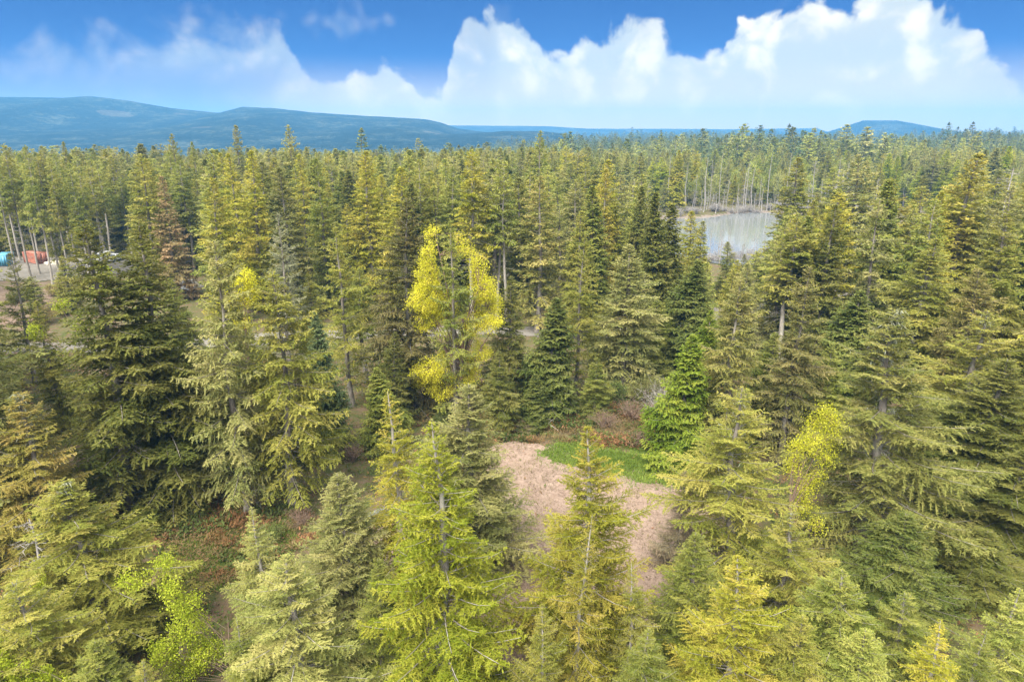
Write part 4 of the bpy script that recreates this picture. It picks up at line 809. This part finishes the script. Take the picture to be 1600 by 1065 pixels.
for px, py, h, w, pr, col, lab in (
        (1042, 668, 5.5, 7.0, BS[1], 'tan', 'big tangle of bare grey branches beside the leaning bright cedar'),
        (985, 655, 2.6, 4.5, BS[0], 'tan', 'bare brown bramble thicket at the back of the clearing'),
        (945, 668, 2.0, 4.0, BS[0], 'tan', 'low bare bramble beside the brown thicket'),
        (905, 650, 2.4, 4.0, LEAFY[0], (0.13, 0.14, 0.04), 'olive leafy shrub behind the low bare bramble'),
        (860, 655, 1.9, 3.6, LEAFY[1], (0.085, 0.12, 0.03), 'green leafy shrub in front of the dense deep green fir'),
        (1005, 632, 3.4, 4.2, LEAFY[2], (0.15, 0.15, 0.045), 'tall pale olive shrub behind the brown thicket'),
        (960, 632, 3.0, 3.6, LEAFY[0], (0.10, 0.13, 0.03), 'green leafy shrub between the broad grey green fir and the brown thicket'),
        (790, 640, 2.2, 3.6, LEAFY[1], (0.16, 0.105, 0.035), 'rusty leafed shrub between the yellow maple and the clearing'),
        (755, 628, 2.6, 3.6, LEAFY[2], (0.22, 0.15, 0.03), 'orange gold shrub at the foot of the yellow maple'),
        (820, 672, 1.4, 4.2, BS[0], 'rust', 'flattened rusty bramble at the upper corner of the clearing'),
        (1000, 692, 1.3, 3.6, BS[0], 'rust', 'low twiggy bramble along the grass patch'),
        (70, 505, 3.2, 6.0, LEAFY[1], (0.17, 0.13, 0.05), 'brownish bush on the dirt field'),
        (35, 470, 3.0, 6.0, LEAFY[0], (0.14, 0.14, 0.04), 'olive bush at the edge of the gravel yard'),
        (90, 462, 2.6, 5.0, LEAFY[2], (0.20, 0.16, 0.05), 'tan bush in front of the red container'),
        (470, 815, 1.6, 3.2, BS[0], 'tan', 'bare twiggy bramble on the grassy creek bank'),
        (250, 800, 1.4, 2.8, LEAFY[1], (0.09, 0.12, 0.025), 'green shrub at the edge of the grassy bank'),
        (430, 835, 1.2, 2.6, LEAFY[0], (0.11, 0.13, 0.03), 'low green shrub on the creek bank'),
        (130, 740, 1.8, 3.6, BS[0], 'tan', 'brown bramble thicket under the dark pair of firs'),
        (550, 720, 1.8, 3.6, BS[0], 'tan', 'brown bramble thicket below the small full green fir'),
        (690, 668, 1.6, 3.4, LEAFY[2], (0.10, 0.12, 0.03), 'green shrub in the shade under the yellow maple')):
    shrub(pr, 'bramble_shrub' if pr in BS else 'leafy_shrub', px, py, h, w, col, lab)

fb = Acc(); q0, q1 = on_ground(812, 652), on_ground(872, 676); ks = np.linspace(0, 1, 9); fx_ = q0[0] + (q1[0] - q0[0]) * ks; fy_ = q0[1] + (q1[1] - q0[1]) * ks
pp = np.stack([fx_ - fx_[0], fy_ - fy_[0], ground_z(fx_, fy_) - ground_z(fx_[0], fy_[0]) + 0.25 + 0.55 * np.sin(ks * math.pi)], 1); tubes(fb, pp[None], np.linspace(0.10, 0.03, 9)[None], 7)
for k in (3, 5, 6): tubes(fb, np.stack([pp[k], pp[k] + [0.5, 0.3 * (-1) ** k, 0.35], pp[k] + [1.1, 0.7 * (-1) ** k, 0.3]])[None], np.array([[0.035, 0.022, 0.01]]), 5)
tag(obj('fallen_branch', fb.mesh('fallen_branch', M['pale_bark'], True, False), None, (fx_[0], fy_[0], float(ground_z(fx_[0], fy_[0])))), 'bowed pale fallen branch lying on the rusty bracken above the clearing', 'branch')
# ------------------------------------------------------------------ ground cover (stuff)
def scatter(name, n, regions, leaf, height, col, label, cat, mat='leaves', seed=1, flat=0.3, clump=0.0, width=0.3, avoid=True):
    """regions: (polygon, weight); arching blades or sprays rooted on the ground"""
    r = np.random.default_rng(seed); acc = Acc(); tot = sum(w for _, w in regions)
    for poly, w in regions:
        p_ = np.array(poly); k = int(n * w / tot); xs = r.uniform(p_[:, 0].min(), p_[:, 0].max(), k * 3); ys = r.uniform(p_[:, 1].min(), p_[:, 1].max(), k * 3)
        ok = inside(xs, ys, poly)
        if clump: ok &= fbm2(xs, ys, 0.9, seed, 4) > clump * r.uniform(-0.2, 1, len(xs))
        if avoid: ok &= ~(inside(xs, ys, CLEAR) | inside(xs, ys, TURF1)) | (r.random(len(xs)) < 0.03)
        xs, ys = xs[ok][:k], ys[ok][:k]; m_ = len(xs)
        if not m_: continue
        pp = np.stack([xs, ys, ground_z(xs, ys) + height * r.uniform(0, 1, m_) ** 1.5 + 0.05], 1)
        a_ = r.uniform(0, 6.28, m_); d = unit(np.stack([np.cos(a_), np.sin(a_), r.normal(flat, 0.35, m_)], 1)); sd_ = unit(np.cross(d, [0, 0, 1.0]) + r.normal(0, 0.4, (m_, 3)))
        diamonds(acc, pp, d, sd_, leaf * r.uniform(0.5, 1.4, m_), leaf * width * r.uniform(0.6, 1.2, m_), np.clip(0.5 + 0.35 * fbm2(xs, ys, 0.8, seed + 9, 3) + r.normal(0, 0.18, m_), 0, 1), 0.2)
    o = obj(name, acc.mesh(name, M[mat])); o.color = (*col, 1); return tag(o, label, cat, kind='stuff')
WOOD = [(-75, 44), (-75, 94), (75, 94), (75, 44), (45, 26), (-45, 26)]
BANK = G((225, 790), (300, 780), (480, 795), (520, 830), (420, 880), (340, 930), (250, 930))
BACK = G((730, 700), (740, 640), (860, 628), (1060, 640), (1090, 700), (1060, 722), (960, 700), (860, 692), (780, 700))
scatter('ferns', 80000, [(WOOD, 1.0), (BACK, 0.20), (BANK, 0.14)], 0.30, 0.7, (0.085, 0.105, 0.024), 'low green ferns and moss over the shaded forest floor', 'ferns', seed=1, clump=0.5)
scatter('dead_bracken', 60000, [(WOOD, 0.9), (BACK, 0.62), (BANK, 0.34)], 0.36, 0.5, (0.24, 0.115, 0.048), 'rust brown dead bracken and brush between the trees', 'bracken', seed=2, clump=0.55, width=0.16)
scatter('brush_litter', 26000, [(BACK, 1.0), (BANK, 0.7)], 0.34, 0.45, (0.19, 0.125, 0.055), 'tangled brown and olive brush along the back of the clearing and the creek bank', 'brush', seed=8, clump=0.0, width=0.12)
TEDGE = G((830, 712), (870, 686), (1010, 690), (1125, 722), (1130, 765), (1070, 772), (980, 762), (900, 742), (850, 730))
scatter('grass', 34000, [(TURF1, 1.0), (TURF2, 0.9), (TEDGE, 0.28)], 0.24, 0.12, (0.155, 0.208, 0.026), 'short bright green grass along the creek', 'grass', seed=3, flat=1.2, width=0.12, avoid=False)
scatter('wood_chip_litter', 26000, [(CLEAR, 1.0)], 0.22, 0.06, (0.26, 0.19, 0.145), 'pinkish brown wood chips and sticks littering the clearing', 'wood chips', seed=4, flat=0.05, width=0.14, avoid=False)
scatter('dry_grass', 12000, [(CLEAR, 0.5), (FIELD, 1.0)], 0.32, 0.1, (0.19, 0.155, 0.06), 'dry yellow grass tufts on the clearing and the dirt field', 'grass', seed=5, flat=0.9, width=0.1, clump=0.7, avoid=False)

# ------------------------------------------------------------------ containers, vehicles, lumber in the yard
M['red_steel'] = plain_mat('red_steel', (0.27, 0.10, 0.065), 0.55, var=0.25, scale=1.2); M['blue_steel'] = plain_mat('blue_steel', (0.09, 0.29, 0.42), 0.5, var=0.15, scale=1.2)
M['dark_steel'] = plain_mat('dark_steel', (0.06, 0.04, 0.04), 0.6); M['white_paint'] = plain_mat('white_paint', (0.55, 0.56, 0.57), 0.3, var=0.04); M['glass'] = plain_mat('dark_glass', (0.02, 0.025, 0.03), 0.08, spec=0.6)
M['tyre'] = plain_mat('tyre', (0.02, 0.02, 0.02), 0.8); M['rim'] = plain_mat('rim', (0.5, 0.5, 0.52), 0.35, 0.8); M['lamp'] = plain_mat('lamp_lens', (0.75, 0.76, 0.75), 0.12); M['timber'] = plain_mat('timber', (0.62, 0.54, 0.44), 0.8, var=0.2)
def empty(name, px, py, rz, label, cat, group=None):
    x, y = on_ground(px, py); e = bpy.data.objects.new(name, None); COL.objects.link(e); e.location = (x, y, float(ground_z(x, y)) + 0.08); e.rotation_euler = (0, 0, rz); return tag(e, label, cat, group)
def corrugated(acc, p0, p1, z0, z1, out_, n):
    """a pressed-steel wall from p0 to p1 with trapezoid ribs"""
    p0, p1, out_ = (np.array(q, float) for q in (p0, p1, out_)); ts, off = [], []
    for i in range(n):
        for f, o_ in ((0, 0), (0.2, 0.035), (0.5, 0.035), (0.7, 0)): ts.append((i + f) / n); off.append(o_)
    ts.append(1.0); off.append(0); b = p0 + np.outer(ts, p1 - p0) - np.outer(off, out_); k = len(b)
    v = np.concatenate([np.c_[b, np.full(k, z0)], np.c_[b, np.full(k, z1)]]); acc.add(v, [(i, i + 1, i + 1 + k, i + k) for i in range(k - 1)])
def container(px, py, rz, mat, label):
    e = empty('shipping_container', px, py, rz, label, 'container', 'shipping containers in the yard'); Lh, Wh, Hc = 3.03, 1.22, 2.75
    a = Acc(); corrugated(a, (-Lh + .06, -Wh + .04), (Lh - .06, -Wh + .04), .15, Hc - .1, (0, -1), 20); corrugated(a, (Lh - .06, Wh - .04), (-Lh + .06, Wh - .04), .15, Hc - .1, (0, 1), 20); corrugated(a, (-Lh + .04, Wh - .06), (-Lh + .04, -Wh + .06), .15, Hc - .1, (-1, 0), 8)
    obj('wall', a.mesh('wall', mat, tint=False), e)
    a = Acc(); a.box((-Lh, -Wh, Hc - .1), (Lh, Wh, Hc - .02)); obj('roof', a.mesh('roof', mat, tint=False), e); a = Acc(); a.box((-Lh, -Wh, 0), (Lh, Wh, .15)); obj('floor_frame', a.mesh('floor_frame', M['dark_steel'], tint=False), e)
    a = Acc(); a.box((-.08, -.08, 0), (.08, .08, Hc)); me = a.mesh('corner_post', mat, tint=False)
    for sx in (-1, 1):
        for sy in (-1, 1): obj('corner_post', me, e, (sx * (Lh - .05), sy * (Wh - .05), 0))
    a = Acc(); a.box((0, -.57, .16), (.05, .57, Hc - .12)); me = a.mesh('door', mat, tint=False); a = Acc()
    for yy in (-.3, .3): a.box((.05, yy - .025, .2), (.11, yy + .025, Hc - .2))
    mb = a.mesh('lock_bar', M['dark_steel'], tint=False)
    for sy in (-1, 1): d_ = obj('door', me, e, (Lh - .06, sy * .59, 0)); obj('lock_bar', mb, d_)
    return e
container(57, 411, R(-28), M['red_steel'], 'rust red corrugated shipping container in the gravel yard'); container(9, 414, R(-70), M['blue_steel'], 'light blue corrugated shipping container beside the red one')
def prism(acc, prof_, w, taper=None):
    """side profile (x, z) extruded across; upper points drawn in by taper"""
    n = len(prof_); zmax = max(q[1] for q in prof_); half = [w / 2 - (taper * max(0, q[1] - 1.0) if taper else 0) for q in prof_]
    v = [(q[0], -h_, q[1]) for q, h_ in zip(prof_, half)] + [(q[0], h_, q[1]) for q, h_ in zip(prof_, half)]
    acc.add(v, [(i, (i + 1) % n, (i + 1) % n + n, i + n) for i in range(n)])
    c0 = [(np.mean([q[0] for q in prof_]), -w / 2 + 0.02, np.mean([q[1] for q in prof_]))]; c1 = [(c0[0][0], w / 2 - 0.02, c0[0][2])]
    acc.add(v[:n] + c0, [(i, (i + 1) % n, n, n) for i in range(n)]); acc.add(v[n:] + c1, [((i + 1) % n, i, n, n) for i in range(n)])
def vehicle(px, py, rz, label, kind):
    e = empty({'van': 'parked_van', 'pickup': 'parked_pickup'}[kind], px, py, rz, label, kind)
    if kind == 'van':
        prof_ = [(-2.6, .35), (2.5, .35), (2.6, .6), (2.55, 1.05), (1.9, 1.25), (1.2, 2.2), (.9, 2.35), (-2.5, 2.35), (-2.62, 2.1)]; wins = [((1.34, -.75, 1.3), (1.40, .75, 1.3), (1.86, .75, 1.3))]
        ws = [(1.93, 1.28), (1.28, 2.14)]; side = (-.1, 1.1, 1.35, 1.95)
    else:
        prof_ = [(-2.7, .45), (2.6, .45), (2.7, .7), (2.6, 1.05), (1.3, 1.18), (.75, 1.8), (-.5, 1.82), (-.75, 1.15), (-2.7, 1.12)]; ws = [(1.27, 1.2), (.79, 1.77)]; side = (-.45, .75, 1.2, 1.65)
    a = Acc(); prism(a, prof_, 1.95, 0.12)
    def tri(acc):                                     # the fan caps carry a doubled corner: drop to clean triangles
        bm_v = np.concatenate(acc.v); fs = np.concatenate(acc.f); me = bpy.data.meshes.new('body'); me.from_pydata(bm_v.tolist(), [], [tuple(dict.fromkeys(f.tolist())) for f in fs]); me.materials.append(M['white_paint']); return me
    obj('body', tri(a), e)
    (x0, z0), (x1, z1) = ws; a = Acc(); a.add([(x0 + .02, -.8, z0 + .02), (x0 + .02, .8, z0 + .02), (x1 + .02, .74, z1 + .02), (x1 + .02, -.74, z1 + .02)], [(0, 1, 2, 3)]); obj('windscreen', a.mesh('windscreen', M['glass'], tint=False), e)
    for sy in (-1, 1):
        a = Acc(); yy = sy * (.985 - .12 * (side[2] - 1)); yt = sy * (.985 - .12 * (side[3] - 1)); a.add([(side[0], yy, side[2]), (side[1], yy, side[2]), (side[1] - .3, yt, side[3]), (side[0], yt, side[3])], [(0, 1, 2, 3)]); obj('side_window', a.mesh('side_window', M['glass'], tint=False), e)
        a = Acc(); a.box((2.56, sy * .72 - .16, .72), (2.64, sy * .72 + .16, .92)); obj('headlight', a.mesh('headlight', M['lamp'], tint=False), e)
        for wx in (-1.65, 1.65):
            ang = np.linspace(0, 2 * np.pi, 17)[:-1]
            def disc(rad_, w_, mat_, nm):
                v = np.concatenate([np.stack([rad_ * np.cos(ang), np.full(16, s_ * w_), rad_ * np.sin(ang)], 1) for s_ in (-1, 1)] + [[(0, -w_, 0)], [(0, w_, 0)]])
                f = [(i, (i + 1) % 16, (i + 1) % 16 + 16, i + 16) for i in range(16)] + [((i + 1) % 16, i, 32) for i in range(16)] + [(i + 16, (i + 1) % 16 + 16, 33) for i in range(16)]
                me = bpy.data.meshes.new(nm); me.from_pydata([tuple(q) for q in v], [], f); me.materials.append(mat_); return me
            wl = obj('wheel', disc(.36, .12, M['tyre'], 'wheel'), e, (wx, sy * .9, .34)); obj('rim', disc(.22, .13, M['rim'], 'rim'), wl)
    if kind == 'pickup':
        a = Acc(); a.box((-2.6, -.8, 1.13), (-.85, .8, 1.15)); obj('cargo_bed', a.mesh('cargo_bed', M['dark_steel'], tint=False), e)
    return e
vehicle(142, 417, R(-60), 'white van parked next to the plank pile', 'van'); vehicle(164, 409, R(-100), 'white van parked between another van and the dark fir pair', 'van'); vehicle(181, 408, R(-95), 'white pickup parked beside the vans in the yard', 'pickup'); vehicle(287, 455, R(-20), 'white pickup standing alone where the road meets the trees', 'pickup')
e = empty('lumber_pile', 86, 413, R(10), 'pile of pale sawn planks beside the red container', 'lumber'); a = Acc(); a.box((-1.9, -.13, 0), (1.9, .13, .16)); me = a.mesh('plank', M['timber'], tint=False); lr = random.Random(2)
for lv in range(4):
    for k in range(5):
        q = obj('plank', me, e, (lr.uniform(-.25, .25), -.62 + k * .30, lv * .17)); q.rotation_euler[2] = lr.uniform(-.02, .02)

# ------------------------------------------------------------------ haze
m, t, out = material('haze'); pv = t.n('ShaderNodeVolumePrincipled'); pv.inputs['Color'].default_value = (0.125, 0.37, 0.70, 1); pv.inputs['Density'].default_value = 2.0e-4
t.put(out.inputs['Volume'], pv.outputs[0])
a = Acc(); a.box((-7900, -1500, -75), (7900, 6450, 270)); hz = obj('haze', a.mesh('haze', m, tint=False)); tag(hz, 'thin pale blue haze filling the valley air', 'haze', kind='stuff')
